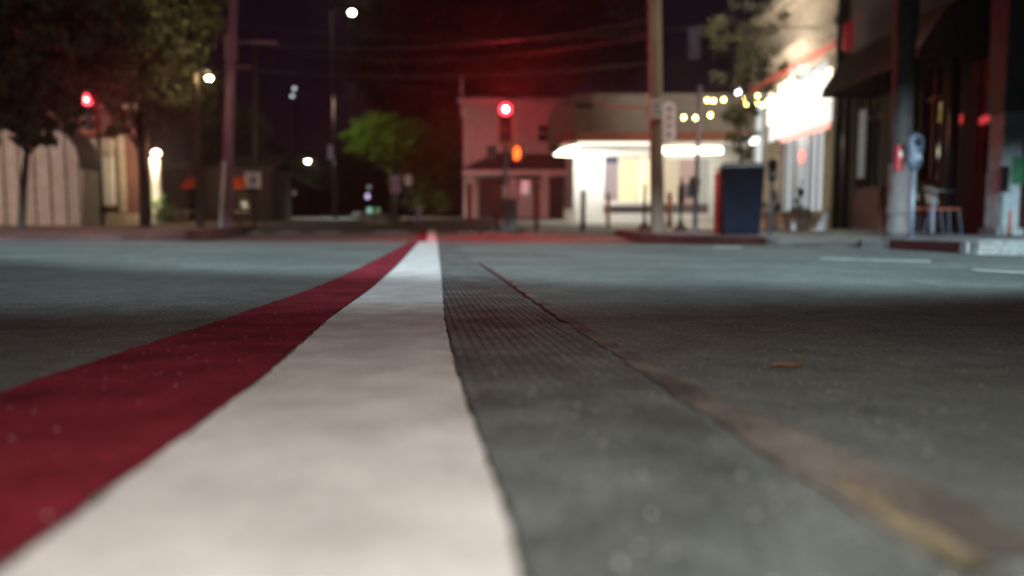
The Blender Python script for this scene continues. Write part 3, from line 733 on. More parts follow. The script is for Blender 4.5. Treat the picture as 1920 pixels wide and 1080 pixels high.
signal_head(t, c, D-.15, .92, (RED2, CORE2), housing=mat("orange_red_housing", (.5, .10, .02), .5))
mb = MB(); mb.tube([(b.x, D+.15, zb-.05), (b.x, D+.15, c.z+.1)], .045, 12); mb.tube([(b.x, D+.15, c.z-.3), (c.x, D+.1, c.z-.3)], .03, 8); mb.build("post", 'black', t, True)
spot("red_signal_light", (c.x, D-.36, c.z), (c.x+4, 0, .5), 160, (1.0, .03, .06), 165, .6, .1)
spot("red_halo_light", tuple(W(172, 190, 18.4)), (0, 0, .6), 150, (1.0, .03, .10), 150, .7, .12)  # extra red spot added for the left signal's halo

# ------------------------------------------------------------------ posts and bollards at the corner
def bollard(name, x, y0, y1, wpx, D, m, label, cap=None, foot=None):
    b = W(x, y1, D); zb = max(gz(b.x, D), b.z - .1) if b.x < 2.4 or D > 19.4 else swz(b.x, D); zt = W(x, y0, D).z; r = rad(wpx/2, D)
    t = thing(name, label, "bollard", (b.x, D, zb), "bollards and posts round the corner")
    mb = MB(); mb.lathe((b.x, D, zb), [(r, -.05), (r, (zt-zb)*.98), (r*.75, zt-zb)], 14); mb.build("post", m, t, True)
    if cap: mb = MB(); mb.lathe((b.x, D, zt-.06), [(r*1.12, 0), (r*1.12, .06), (r*.7, .10), (.01, .115)], 14); mb.build("cap", cap, t, True)
    mb = MB(); mb.lathe((b.x, D, zb), [(r*1.7, -.02), (r*1.6, .03), (r*1.02, .05)], 14); mb.build("foot", foot or 'grey', t, True)
bollard("bollard", 880, 345, 430, 10, 19.6, 'rust', "rusty brown bollard before the left corner of the porch, leftmost of the row")
bollard("bollard", 932, 345, 426, 8, 20.5, 'rust', "slim rusty bollard just left of the central signal post")
bollard("bollard", 1006, 345, 430, 10, 19.6, 'rust', "rusty bollard with a grey foot just right of the porch door", foot='grey')
bollard("bollard", 1093, 357, 430, 9, 19.6, 'darkwood', "near black bollard before the left white pier of the shop")
bollard("bollard", 1140, 362, 418, 7, 23, 'orange', "orange bollard with a white cap left of the tan utility pole", 'signwhite')
bollard("bollard", 1255, 362, 418, 9, 23, 'orange', "orange bollard with a pale cap just right of the tan utility pole", 'signwhite')
def stanchion(x, y0, D, label, bulge):
    b = W(x, 433, D); zb = swz(b.x, D); zt = W(x, y0, D).z; h = zt - zb
    t = thing("cone_foot_post", label, "post", (b.x, D, zb), "slim black posts with cone feet")
    mb = MB(); mb.lathe((b.x, D, zb), [(.035, .15), (.03, h*.45), (bulge, h*.55), (bulge, h*.80), (.035, h*.9), (.02, h)], 12); mb.build("shaft", 'black', t, True)
    mb = MB(); mb.lathe((b.x, D, zb), [(.17, 0), (.17, .03), (.08, .14), (.04, .24)], 14); mb.build("cone_foot", 'black', t, True)
stanchion(1208, 342, 17.5, "slim black post with a cone foot just left of the tan utility pole", .035)
stanchion(1276, 332, 17.5, "black cone footed post with a thick middle right of the tan utility pole", .075)
# thin sign pole
D = 16.5
b = W(1303, 440, D); zb = swz(b.x, D); top = W(1312, 165, D)
t = thing("sign_pole", "tall thin pale metal pole leaning slightly right before the shop's right window", "pole", (b.x, D, zb))
mb = MB(); mb.tube([(b.x, D, zb-.02), tuple(top)], [.05, .045], 12); mb.build("pole", 'steel', t, True)
mb = MB(); mb.ball(top, .06, 10); mb.build("finial", 'steel', t, True)
mb = MB(); mb.lathe((b.x, D, zb), [(.11, 0), (.11, .03), (.06, .06)], 12); mb.build("base_plate", 'steel', t, True)

def parking_meter(x, y_top, y_base, D, label, side, wpx, double=False):
    b = W(x, y_base, D); zb = swz(b.x, D); zt = W(x, y_top, D).z; h = zt - zb; r = rad(wpx/2, D)
    t = thing("parking_meter", label, "parking meter", (b.x, D, zb), "parking meters on the right pavement")
    hh = min(.46, h*.36)
    mb = MB(); mb.tube([(b.x, D, zb), (b.x, D, zt-hh+.02)], .03, 12); mb.build("post", 'steel' if side == 'near' else 'grey', t, True)
    mb = MB(); mb.lathe((b.x, D, zb), [(.07, 0), (.07, .02), (.04, .05)], 12); mb.build("foot", 'grey', t, True)
    mb = MB()
    prof = [(r*.35, 0), (r*.75, hh*.10), (r*.95, hh*.30), (r*.8, hh*.45), (r*.98, hh*.58), (r*1.05, hh*.78), (r*.85, hh*.92), (r*.4, hh)]
    o = len(mb.v); mb.lathe((b.x, D, zt-hh), prof, 16)
    for i in range(o, len(mb.v)): mb.v[i] = (mb.v[i][0], D + (mb.v[i][1]-D)*.6, mb.v[i][2])
    hd = mb.build("head", 'grey' if side == 'near' else 'black', t, True)
    mb = MB(); mb.ball((b.x, D-r*.5, zt-hh*.25), r*.55, 14, (1, .3, 1)); mb.build("window", 'glass' , hd, True)
    mb = MB(); mb.box(b.x-r*.45, b.x+r*.45, D-r*.66, D-r*.5, zt-hh*.72, zt-hh*.55); mb.build("coin_plate", 'steel', hd)
    return t
parking_meter(1708, 250, 443, 9.2, "near parking meter with blue grey head in front of the thick dark column", 'near', 32)
parking_meter(1445, 298, 440, 14.6, "black parking meter right of the tall blue planter, red light on its left side", 'far', 18)
parking_meter(1301, 330, 438, 17.0, "small grey parking meter by the thin pale pole", 'mid', 20)
c = W(1692, 290, 9.35); t = thing("red_side_box", "small red box clamped to the column behind the near parking meter", "box", (c.x, 9.45, c.z))
mb = MB(); mb.box(c.x-.05, c.x+.03, 9.36, 9.46, c.z-.2, c.z+.12); mb.build("case", 'red_lit', t, bevel=.01)  # added box that carries the red light on the meter's side
mb = MB(); mb.box(c.x-.03, c.x+.01, 9.35, 9.36, c.z-.02, c.z+.05); mb.build("front_plate", 'signwhite', t)

# ------------------------------------------------------------------ signs
def square_sign(name, x, y, w_, h_, D, m, label, py, postm='darkwood', mark=None, zbf=None):
    c = W(x, y, D); zb = (zbf or gz)(c.x, D); t = thing(name, label, "sign", (c.x, D, zb))
    a, b_ = rad(w_/2, D), rad(h_/2, D)
    mb = MB(); mb.box(c.x-a, c.x+a, D-.07, D-.05, c.z-b_, c.z+b_); mb.build("plate", m, t, bevel=.006)
    mb = MB(); mb.tube([(c.x, D, zb-.02), (c.x, D, c.z+b_+.05)], .035, 10); mb.build("post", postm, t, True)
    if mark: mb = MB(); mb.box(c.x-a*.35, c.x+a*.35, D-.076, D-.072, c.z-b_*.35, c.z+b_*.1); mb.box(c.x-a*.12, c.x+a*.12, D-.076, D-.072, c.z+b_*.1, c.z+b_*.45); mb.build("symbol", mark, t)
    return t
square_sign("road_sign", 476, 338, 28, 30, 21, 'signwhite', "square white sign on a dark post right of the leaning pole", 420, mark='grey', zbf=lambda X, Y: lblock(X, Y))
t = square_sign("road_sign", 742, 345, 20, 34, 24, 'purple', "lilac shield shaped sign on a post coloured with the green light of the bright tree", 420, 'shrub')  # green lamplight on the post is put into its colour
square_sign("road_sign", 766, 338, 14, 20, 25, 'signwhite', "small white rectangular sign right of the lilac one", 420)
D = 23.5
c = W(785, 425, D); t = thing("short_post", "short thick lilac grey post right of the two small signs", "post", (c.x, D, gz(c.x, D)))
mb = MB(); mb.lathe((c.x, D, gz(c.x, D)), [(.08, -.05), (.08, .6), (.05, .66)], 12); mb.build("shaft", 'purple', t, True)
mb = MB(); mb.lathe((c.x, D, gz(c.x, D)), [(.12, 0), (.11, .04), (.09, .05)], 12); mb.build("foot", 'grey', t, True)
# low wall beside the side street
mb = MB(); a = W(692, 420, 26); b = W(752, 424, 26); mb.prism([(a.x, 26, gz(a.x, 26)-.1), (b.x, 26, gz(b.x, 26)-.1), (b.x, 26, W(0, 404, 26).z), (a.x+.1, 26, W(0, 402, 26).z)], (-2.6, 9, .25))
tag(mb.build("low_wall", 'kerb', bevel=.05), "pale low stone wall at the mouth of the side street", "wall")

# ------------------------------------------------------------------ left: board building, brick hall, dark house
D = 21.5
zb = .0
o = W(182, 415, D)
t = thing("board_building", "pale board clad shed with a curved roof end at far left", "building", (o.x, D, lblock(o.x, D)))
z0 = lblock(o.x, D) - .3
prof = [(-900, 246), (-300, 244), (100, 244), (122, 252), (136, 264), (146, 280), (152, 298), (155, 318)]
poly = [(W(155,415,D).x, D, z0)] + [tuple(W(x, y, D)) for x, y in reversed(prof)] + [(W(-900,415,D).x, D, z0)]
mb = MB(); mb.prism(poly, (0, .85, 0)); mb.build("wall", 'board', t)
mb = MB(); P2 = [W(x, y, D) for x, y in prof]
for a, b in zip(P2, P2[1:]):
    mb.prism([(a.x, D-.12, a.z+.003), (b.x, D-.12, b.z+.003), (b.x+.02, D-.12, b.z+.09), (a.x+.02, D-.12, a.z+.09)], (0, 1.05, 0))
mb.build("roof", 'roof', t)
mb = MB()
for x in (4, 33, 62, 92, 121, 146):
    c = W(x, 300, D); zt = W(0, lerp_table(prof, x), D).z
    mb.box(c.x-.035, c.x+.035, D-.05, D-.002, z0, zt-.01)
mb.build("battens", mat("grey_batten", (.32, .28, .25), .8), t)  # battens a little darker than the boards

D = 26
o = W(240, 412, D); zb = lblock(o.x, D)
t = thing("brick_hall", "dark brick hall with pale stone doorway behind the street trees", "building", (o.x, D, zb))
mb = MB(); mb.box(W(60,0,D).x, W(247,0,D).x, D, D+.8, zb-.3, W(0,205,D).z); mb.build("wall", 'brick', t)
mb = MB(); mb.box(W(158,0,D).x, W(206,0,D).x, D-.30, D-.003, W(0,281,D).z, W(0,262,D).z); mb.box(W(162,0,D).x, W(203,0,D).x, D-.22, D-.003, W(0,296,D).z, W(0,281.3,D).z); mb.build("entablature", 'stone', t)
mb = MB(); mb.box(W(184,0,D).x, W(202,0,D).x, D-.2, D-.003, W(0,386,D).z, W(0,296.3,D).z); mb.build("white_pillar", 'trim', t)
mb = MB(); mb.box(W(211,0,D).x, W(222,0,D).x, D-.12, D-.003, W(0,398,D).z, W(0,215,D).z); mb.build("pilaster", 'stone', t)
mb = MB(); mb.box(W(160,0,D).x, W(247,0,D).x, D-.25, D-.003, zb-.2, W(0,400,D).z); mb.build("plinth", 'stone', t)
mb = MB(); mb.box(W(60,0,D).x, W(250,0,D).x, D-.2, D+1.0, W(0,205,D).z+.002, W(0,197,D).z); mb.build("cornice", 'stone', t)
mb = MB(); mb.box(W(168,0,D).x, W(182,0,D).x, D-.03, D-.003, W(0,398,D).z, W(0,300,D).z); mb.build("door", 'dark', t)
spot("hall_light", (o.x+1, D-7, 5.0), (o.x-.5, D, 1.6), 110, (1, .85, .9), 50, .8, .1)  # spot aimed at the hall front, no lamp body built

# lit entrance: lantern, glowing column, shrub
D = 25.6
c = W(293, 345, D); zb = gz(c.x, D)
t = thing("porch_column", "warmly lit entrance column with a bright lantern on top behind the tree trunk", "column", (c.x, D, zb))
mb = MB(); mb.lathe((c.x, D, zb), [(.20, 0), (.20, .15), (.16, .2), (.16, W(0,300,D).z-zb), (.2, W(0,297,D).z-zb)], 14); mb.build("shaft", 'trim', t, True)
l = W(293, 287, D-.1); mb = MB(); mb.ball(l, .13, 12, (1.1, 1, .8)); mb.build("lantern", glow("lantern_glow", (1, .80, .50), 14), t, True)
mb = MB(); mb.lathe((l.x, D-.1, l.z+.11), [(.2, 0), (.12, .08), (.01, .14)], 10); mb.build("lantern_hood", 'black', t, True)
point("lantern_light", (l.x, D-.55, l.z-.25), 190, (1, .78, .45), .08)
point("shrub_light", (l.x+.15, D-1.0, W(0,372,D).z), 28, (1, .85, .55), .08)
def shrub(name, label, c, r, count, size, m, seed, stem=.02):
    t = thing(name, label, "shrub", (c[0], c[1], c[2]-r[2]-.1))
    mb = MB(); mb.tube([(c[0], c[1], c[2]-r[2]-.12), (c[0], c[1], c[2]+r[2]*.4)], [stem, stem*.5], 8); mb.build("stem", 'bark', t, True)
    mb = MB(); leaves(mb, [(c, r)], count, size, seed); mb.build("foliage", m, t)
    return t
c = W(303, 392, D-.5); shrub("lit_shrub", "small yellow green shrub lit at the foot of the entrance column", (c.x, D-.5, c.z), (.42,.35,.45), 900, .05, 'shrub', 61)
D = 29
t = thing("dark_house", "dark low house with red awnings over its windows behind the leaning pole", "building", (W(410,410,D).x, D, gz(-10, D)))
mb = MB(); mb.box(W(310,0,D).x, W(500,0,D).x, D, D+2.5, gz(-10,D)-.2, W(0,318,D).z); mb.build("wall", mat("dark_siding", (.05, .034, .036), .8, var=.3), t)
mb = MB(); mb.prism([(W(300,0,D).x, D-.3, W(0,320,D).z), (W(510,0,D).x, D-.3, W(0,320,D).z), (W(490,0,D).x, D+3, W(0,280,D).z), (W(320,0,D).x, D+3, W(0,280,D).z)], (0, 0, .1)); mb.build("roof", 'roof', t)
for x, a in ((362, 10), (452, 14)):
    c = W(x, 346, D); ww = rad(a, D)
    mb = MB(); mb.prism([(c.x-ww, D-.004, c.z+.3), (c.x-ww, D-.6, c.z-.12), (c.x-ww, D-.6, c.z-.18), (c.x-ww, D-.004, c.z-.1)], (2*ww, 0, 0)); mb.build("awning", mat("red_awning_lit", (.6, .08, .04), .7), t)
    mb = MB(); mb.box(c.x-ww*.9, c.x+ww*.9, D-.03, D-.004, c.z-1.0, c.z-.11); fr = mb.build("window", 'glass', t)
    mb = MB(); mb.box(c.x-ww*.95, c.x+ww*.95, D-.08, D-.004, c.z-1.06, c.z-1.0); mb.build("sill", 'trim', fr)
    point("awning_light", (c.x, D-1.2, c.z+.05), 5, (1.0, .18, .10), .05)
for x in (330, 345):
    c = W(x, 392, D-.6)
    tt = thing("pale_pot", "%s of two small pale pots before the dark house" % ("left" if x == 330 else "right"), "pot", (c.x, D-.6, gz(c.x, D)), "pale pots before the dark house")
    mb = MB(); mb.lathe((c.x, D-.6, gz(c.x, D)), [(.12, 0), (.2, .35), (.22, .42), (.2, .42), (.18, .38)], 12); mb.build("pot", 'trim', tt, True)
    mb = MB(); leaves(mb, [((c.x, D-.6, gz(c.x, D)+.52), (.2, .2, .18))], 150, .04, x); mb.build("plant", 'leaf_olive', tt)

# far houses with lit windows along the side street
def far_house(x0, x1, ytop, D, wins, label, depth=4):
    a, b = W(x0, 0, D).x, W(x1, 0, D).x; zb = gz(a, D); zt = W(0, ytop, D).z
    t = thing("distant_house", label, "house", ((a+b)/2, D, zb))
    mb = MB(); mb.box(a, b, D, D+depth, zb-.3, zt); mb.build("wall", mat("night_siding", (.03, .022, .026), .85, var=.3), t)
    mb = MB(); mb.prism([(a-.3, D-.3, zt+.003), (b+.3, D-.3, zt+.003), ((a+b)/2, D-.3, zt+(b-a)*.3)], (0, depth+.6, 0)); mb.build("roof", 'roof', t)
    for (x, y, wpx, hpx, col, st) in wins:
        c = W(x, y, D-.04); mb = MB(); mb.box(c.x-rad(wpx/2,D), c.x+rad(wpx/2,D), D-.05, D-.003, c.z-rad(hpx/2,D), c.z+rad(hpx/2,D)); f = mb.build("window", glow("distant_window_glow", col, st), t)
        mb = MB(); mb.box(c.x-rad(wpx/2,D)-.05, c.x+rad(wpx/2,D)+.05, D-.09, D-.003, c.z-rad(hpx/2,D)-.08, c.z-rad(hpx/2,D)-.002); mb.build("sill", 'trim', f)
far_house(470, 572, 352, 62, [(515, 392, 5, 9, (.55, .85, 1), 2.8), (553, 362, 4, 8, (.6, .45, .45), .5), (562, 348, 4, 4, (.6, .5, .45), .4), (543, 362, 5, 6, (.6, .5, .5), .3)], "dark far house left of the side street with one bluish lit window")
far_house(672, 735, 340, 58, [(689, 368, 6, 9, (.75, .62, 1), 1.4), (692, 351, 6, 6, (.6, .7, .65), .4), (693, 394, 8, 8, (.4, .85, .65), .9), (708, 394, 9, 8, (.3, .5, .25), .45)], "dark far house right of the side street with lilac and green lit windows")
# faint sign whose plate glows a little on its own
D = 66
c = W(622, 285, D); t = thing("distant_sign", "faint grey sign hanging high at the end of the side street", "sign", (c.x, D, c.z-3))
mb = MB(); mb.box(c.x-.3, c.x+.25, D-.05, D, c.z-.6, c.z+.6); mb.build("plate", mat("faint_plate", (.4, .4, .45), .6, emit=(.5, .5, .6), estr=.12), t)
mb = MB(); mb.tube([(c.x, D+.05, gz(c.x, D)), (c.x, D+.05, c.z+.7)], .07, 8); mb.build("post", 'black', t)

# ------------------------------------------------------------------ white house with porch
D = 36
zb = gz(0, D)
xl, xr = W(868,0,D).x, W(1095,0,D).x; zt = W(0,193,D).z
t = thing("white_house", "white clapboard house with a hipped porch, tinted red by an added light", "house", ((xl+xr)/2, D, zb))
mb = MB(); mb.box(xl, xr, D, D+9, zb-.3, zt); mb.build("wall", 'clap', t)
mb = MB(); mb.box(xl-.25, xr+.2, D-.3, D+9.3, zt+.002, zt+.16); mb.prism([(xl-.1, D-.1, zt+.16), (xr+.1, D-.1, zt+.16), (xr-2, D+4, zt+.5), (xl+2, D+4, zt+.5)], (0, 0, .02)); mb.build("roof", 'trim', t)
mb = MB(); mb.box(xl-.02, xl+.14, D-.03, D-.003, zb, zt-.01); mb.build("corner_board", 'trim', t)
mb = MB(); mb.box(W(862,0,D).x, W(866,0,D).x, D+.2, D+.32, zt-.6, W(0,138,D).z); mb.build("vent_pipe", 'trim', t)
c = W(1020, 250, D); mb = MB(); mb.box(c.x-.30, c.x+.30, D-.03, D-.003, c.z-.38, c.z+.38); f = mb.build("window", 'glass', t)
mb = MB()
mb.box(c.x-.37, c.x-.302, D-.06, D-.003, c.z-.45, c.z+.45); mb.box(c.x+.302, c.x+.37, D-.06, D-.003, c.z-.45, c.z+.45); mb.box(c.x-.30, c.x+.30, D-.06, D-.003, c.z+.382, c.z+.45); mb.box(c.x-.30, c.x+.30, D-.06, D-.003, c.z-.45, c.z-.382); mb.box(c.x-.3, c.x+.3, D-.05, D-.032, c.z-.02, c.z+.02)
mb.build("frame", 'trim', f)
# porch
Dp = D-2.2
pl, pr = W(872,0,Dp).x, W(1100,0,Dp).x; pz_ = W(0,322,Dp).z; pt2 = W(0,291,D).z
mb = MB(); mb.add([(pl-.2, Dp-.2, pz_+.05), (pr, Dp-.2, pz_+.05), (pr, D-.004, pt2), (pl+2.0, D-.004, pt2), (pl-.2, D-.004, pz_+.05)], [(0,1,2,3), (0,3,4), (0,4,2,1) if False else (0,4,3)])
mb = MB(); mb.prism([(pl-.2, Dp-.2, pz_+.06), (pr, Dp-.2, pz_+.06), (pr-.4, D-.004, pt2), (pl+1.3, D-.004, pt2)], (0, 0, .06)); mb.build("porch_roof", 'roof', t)
mb = MB(); mb.box(pl-.15, pr, Dp-.1, Dp+.02, pz_-.14, pz_+.055); mb.build("porch_beam", 'trim', t)
for x in (884, 962, 1019, 1026):
    c = W(x, 380, Dp); mb = MB(); mb.box(c.x-.07, c.x+.07, Dp-.07, Dp+.01, gz(c.x, Dp)-.1, pz_-.143); mb.build("porch_column", 'trim', t)
c = W(985, 368, D-.2); mb = MB(); mb.box(c.x-.36, c.x+.36, D-.12, D-.003, zb-.2, c.z+.9); dd = mb.build("door", mat("pale_painted_door", (.45, .5, .52), .5), t)
mb = MB(); mb.box(c.x-.2, c.x+.2, D-.135, D-.122, c.z+.1, c.z+.75); mb.build("door_glass", mat("door_glass_lit", (.4, .5, .5), .2, emit=(.7, .75, .8), estr=.28), dd)
scm = mat("dark_porch_panel", (.03, .02, .028), .6)  # plain dark panels set back under the porch
for xa, xb in ((893, 950), (1030, 1085)):
    mb = MB(); mb.box(W(xa,0,Dp).x, W(xb,0,Dp).x, D-.5, D-.4, zb-.2, pz_-.2); mb.build("dark_panel", scm, t)
mb = MB(); mb.box(pl, pr, Dp-.1, D-.003, zb-.4, gz(0,Dp)+.05); mb.build("porch_floor", 'concrete', t)

# ------------------------------------------------------------------ bright white corner shop
D = 30
zb = gz(0, D)
xl, xr = W(1078,0,D).x, W(1372,0,D).x + 2.2
zc = W(0,280,D).z
t = thing("corner_shop", "brightly lit white corner shop with red fascia and glowing canopy edge", "shop", ((xl+xr)/2, D, zb))
WHITE = M['whitewall']
bul = W(0,385,D).z; head = W(0,298,D).z
mb = MB()   # front wall built round its openings
xs_ = [1078, 1133, 1163, 1240, 1246, 1336, 1348]
mb.box(W(1078,0,D).x, W(1136,0,D).x, D, D+.3, zb-.2, zc); mb.box(W(1236,0,D).x, W(1247,0,D).x, D, D+.3, zb-.2, zc); mb.box(W(1337,0,D).x, xr, D, D+.3, zb-.2, zc)
mb.box(W(1136,0,D).x+.001, W(1236,0,D).x-.001, D+.002, D+.298, head+.1, zc-.002); mb.box(W(1247,0,D).x+.001, W(1337,0,D).x-.001, D+.002, D+.298, head, zc-.002)
mb.build("wall", WHITE, t)
mb = MB(); mb.box(W(1136,0,D).x+.002, W(1236,0,D).x-.002, D+.02, D+.28, W(0,400,D).z, bul); mb.box(W(1247,0,D).x+.002, W(1337,0,D).x-.002, D+.02, D+.28, W(0,400,D).z, W(0,382,D).z); mb.build("bulkhead", mat("grey_bulkhead", (.12, .11, .11), .6), t)
mb = MB(); mb.box(W(1136,0,D).x+.003, W(1236,0,D).x-.003, D+.0, D+.29, zb-.2, W(0,400,D).z-.003); mb.box(W(1247,0,D).x+.003, W(1337,0,D).x-.003, D+.0, D+.29, zb-.2, W(0,400,D).z-.003); mb.build("plinth", WHITE, t)
mb = MB(); mb.box(W(1134,0,D).x, W(1240,0,D).x, D-.12, D-.003, bul, W(0,377,D).z); mb.build("sill", WHITE, t)
def pane(x0, x1, y0, y1, m, nm="window"):
    mb = MB(); mb.box(W(x0,0,D).x, W(x1,0,D).x, D+.08, D+.10, W(0,y1,D).z, W(0,y0,D).z); return mb.build(nm, m, t)
w1 = pane(1137, 1162, 290, 384.8, glow("mauve_window_glow", (.62, .45, .45), .55))
mb = MB(); mb.box(W(1139,0,D).x, W(1163,0,D).x, D+.03, D+.06, W(0,305,D).z, W(0,287,D).z); mb.build("dark_blind", mat("navy_blind", (.03, .04, .10), .6), w1)
w2 = pane(1165, 1199, 298, 377, glow("yellow_window_glow", (1.0, .83, .42), 1.15)); w3 = pane(1201, 1235, 298, 377, glow("cream_window_glow", (1.0, .88, .52), 1.35))
w4 = pane(1248, 1278, 298, 381.8, glow("tan_window_glow", (.80, .62, .38), .75)); w5 = pane(1279, 1312, 298, 381.8, glow("rose_window_glow", (.62, .36, .28), .6)); w6 = pane(1313, 1336, 298, 381.8, glow("grey_window_glow", (.62, .60, .50), .55))
mb = MB()
for x in (1163.5, 1200): mb.box(W(x,0,D).x-.03, W(x,0,D).x+.03, D+.02, D+.078, bul, head+.098)
for x in (1278.5, 1312.5): mb.box(W(x,0,D).x-.025, W(x,0,D).x+.025, D+.02, D+.078, W(0,382,D).z, head-.002)
mb.build("mullions", 'trim', t)
mb = MB(); mb.box(W(1292,0,D).x, W(1316,0,D).x, D+.04, D+.07, W(0,372,D).z, W(0,344,D).z); mb.build("display", 'grey', w5)
# canopy and parapet
cf = D-1.5
mb = MB()
pa = [W(1037,283,cf).x, W(1088,283,D-1.5).x]
mb.prism([(pa[0]+.3, D+.5, zc+.02), (W(1058,0,cf).x, cf+.4, zc+.02), (W(1084,0,cf).x, cf, zc+.02), (xr, cf, zc+.02), (xr, D+.3, zc+.02)], (0, 0, .12)); mb.build("canopy", WHITE, t)
zf0 = zc+.145; zf1 = W(0,256,D).z
mb = MB()
mb.prism([(pa[0]+.25, D+.5, zf0), (W(1056,0,cf).x, cf+.35, zf0), (W(1083,0,cf).x, cf-.04, zf0), (xr, cf-.04, zf0), (xr, D+.3, zf0)], (0, 0, zf1-zf0)); mb.build("red_fascia", 'redtrim', t)
zp = W(0,184,D).z
mb = MB(); mb.prism([(W(1042,0,D).x, D+2.5, zf1+.003), (W(1070,0,D).x, D-.6, zf1+.003), (W(1110,0,D).x, D-1.0, zf1+.003), (xr, D-1.0, zf1+.003), (xr, D+6, zf1+.003), (W(1042,0,D).x, D+6, zf1+.003)], (0, 0, zp-zf1)); mb.build("parapet", 'stucco', t)
mb = MB(); c = W(1097, 198, D-1.1); mb.box(c.x-.35, c.x+.35, D-1.06, D-.9, c.z-.08, c.z+.09); mb.build("vent", 'dark', t)
mb = MB(); mb.box(xl, xr, D+.3, D+6, zb-.2, zc+.01); mb.build("body", 'whitewall', t)
TUBE = glow("canopy_tube_glow", (1.0, .93, .68), 9)
zl = W(0,283,cf).z
mb = MB(); mb.prism([(W(1237,0,cf).x, cf-.06, zl-.1), (W(1360,0,cf).x, cf-.06, zl-.1), (W(1360,0,cf).x, cf-.06, zl+.13), (W(1237,0,cf).x, cf-.06, zl+.13)], (0, .05, 0)); mb.build("canopy_light", TUBE, t)
mb = MB(); q0, q1, q2, q3 = W(1038,291,cf+.6), W(1084,294,cf), W(1084,272,cf), W(1072,273,cf+.3)
mb.add([tuple(q0), tuple(q1), tuple(q2), (q0.x+.25, q0.y, q0.z+.2)], [(0,1,2,3)]); mb.add([(v[0], v[1]+.04, v[2]) for v in mb.v[:4]], [(0,3,2,1)]); mb.build("canopy_light", TUBE, t)
for x, p_ in ((1110, 85), (1190, 26), (1292, 16)):
    c = W(x, 300, D); l = bpy.data.lights.new("canopy_downlight", 'AREA'); l.energy = p_; l.size = 1.2; l.color = (1, .97, .9)
    o = bpy.data.objects.new("canopy_downlight", l); COL.objects.link(o); o.location = (c.x, D-1.0, zc-.06); o.rotation_euler = (R(18), 0, 0)
point("shop_spill", (xl+1.0, D-2.6, 1.7), 40, (1, .97, .88), .3)
mb = MB(); mb.box(W(1086,0,cf).x, W(1236,0,cf).x, cf-.05, cf+.0, zc+.02, zc+.10); mb.build('canopy_light', glow('thin_canopy_glow', (1, .93, .75), 2.2), t)
# white crate, small bottle beside the shop
c = W(1068, 405, 28); t2 = thing("white_crate", "white crate on the ground at the left foot of the bright shop", "crate", (c.x, 28, gz(c.x, 28)))
mb = MB(); mb.box(c.x-.22, c.x+.2, 27.8, 28.2, gz(c.x,28)-.02, W(0,394,28).z); mb.build("box", 'whitewall', t2, bevel=.02)
mb = MB(); mb.box(c.x-.24, c.x+.22, 27.78, 28.22, W(0,394,28).z, W(0,391,28).z); mb.build("lid", 'signwhite', t2)

# ------------------------------------------------------------------ big commercial block on the right, facade along X = FX
FX = 9.0
def FY(x): return FX * FPX / (x - 960)
t = thing("commercial_block", "two storey stone and brick block with cornices and lit shopfront at right", "building", (FX, 21, 0))
y1, y0 = FY(1398), FY(1566)     # far and near end of the stone part
zr = 7.55
mb = MB()
mb.box(FX, FX+8, y0, y1, -.4, .6)                    # base
mb.box(FX, FX+8, y0, y1, 4.95, 7.0)
for a, b in ((y0, FY(1546)), (FY(1460), FY(1428)), (FY(1407), y1)): mb.box(FX, FX+.6, a, b, .6, 4.95)
mb.build("wall", 'stone', t)
mb = MB(); mb.box(FX-.45, FX+8, y0, y1+.4, zr-.32, zr); mb.box(FX-.3, FX+8, y0, y1+.25, zr-.55, zr-.323); mb.box(FX-.12, FX+8, y0, y1+.1, 7.003, zr-.553); mb.build("cornice", 'stone', t)
mb = MB(); mb.box(FX-.25, FX-.003, y0, y1+.2, 5.62, 5.84); mb.box(FX-.15, FX-.003, y0, y1+.1, 5.45, 5.617); mb.build("string_course", 'stone', t)
mb = MB(); mb.box(FX-.1, FX-.003, y0+.3, y1-.2, 5.12, 5.28); mb.build("red_neon_rail", mat("rose_rail", (.5, .12, .10), .5, emit=(1, .12, .08), estr=.12), t)
for a, b in ((y0, FY(1546)), (FY(1460), FY(1428))):
    mb = MB(); mb.box(FX-.12, FX-.003, a+.05, b-.05, .0, 4.9); mb.build("pilaster", M['stone'], t)
# blown-out illuminated sign band with upright fins
sg = glow("illuminated_sign_glow", (1.0, .95, .86), 2.0)
ya, yb = FY(1560), FY(1442)
mb = MB(); mb.box(FX-.22, FX-.13, ya, yb, 3.62, 4.3); mb.build("illuminated_sign", sg, t, bevel=.03)
mb = MB()
for i in range(7):
    q_ = ya + (yb-ya)*i/7; mb.box(FX-.15, FX-.11, q_+.05, q_+(yb-ya)/7-.06, 3.06, 3.58)
mb.build('transom_panes', glow('transom_pane_glow', (1.0, .95, .90), 1.1), t)
rn = random.Random(4)
for i in range(11):
    yq = ya + .2 + (yb-ya-.4)*i/10; hh = rn.uniform(.12, .62)
    mb = MB(); mb.box(FX-.20, FX-.14, yq-.10, yq+.10, 4.302, 4.3+hh); mb.build("sign_letter", glow("sign_letter_glow", (1.0, .88, .60), 3.2), t)
for k in range(2):
    cc = (FX-.3, FY(1492 + k*14), 4.98); mb = MB(); mb.ball(cc, .05, 10); mb.tube([cc, (FX-.003, cc[1], cc[2]+.05)], .012, 6); mb.build("bullet_lamp", glow("pale_bullet_glow", (.8,.8,.9), 1.5), t, True)
mb = MB(); mb.box(FX-.16, FX-.1, FY(1556), FY(1466), 2.9, 3.04); mb.build("rose_neon_tube", glow("rose_neon_glow", (1.0, .40, .32), 1.6), t)
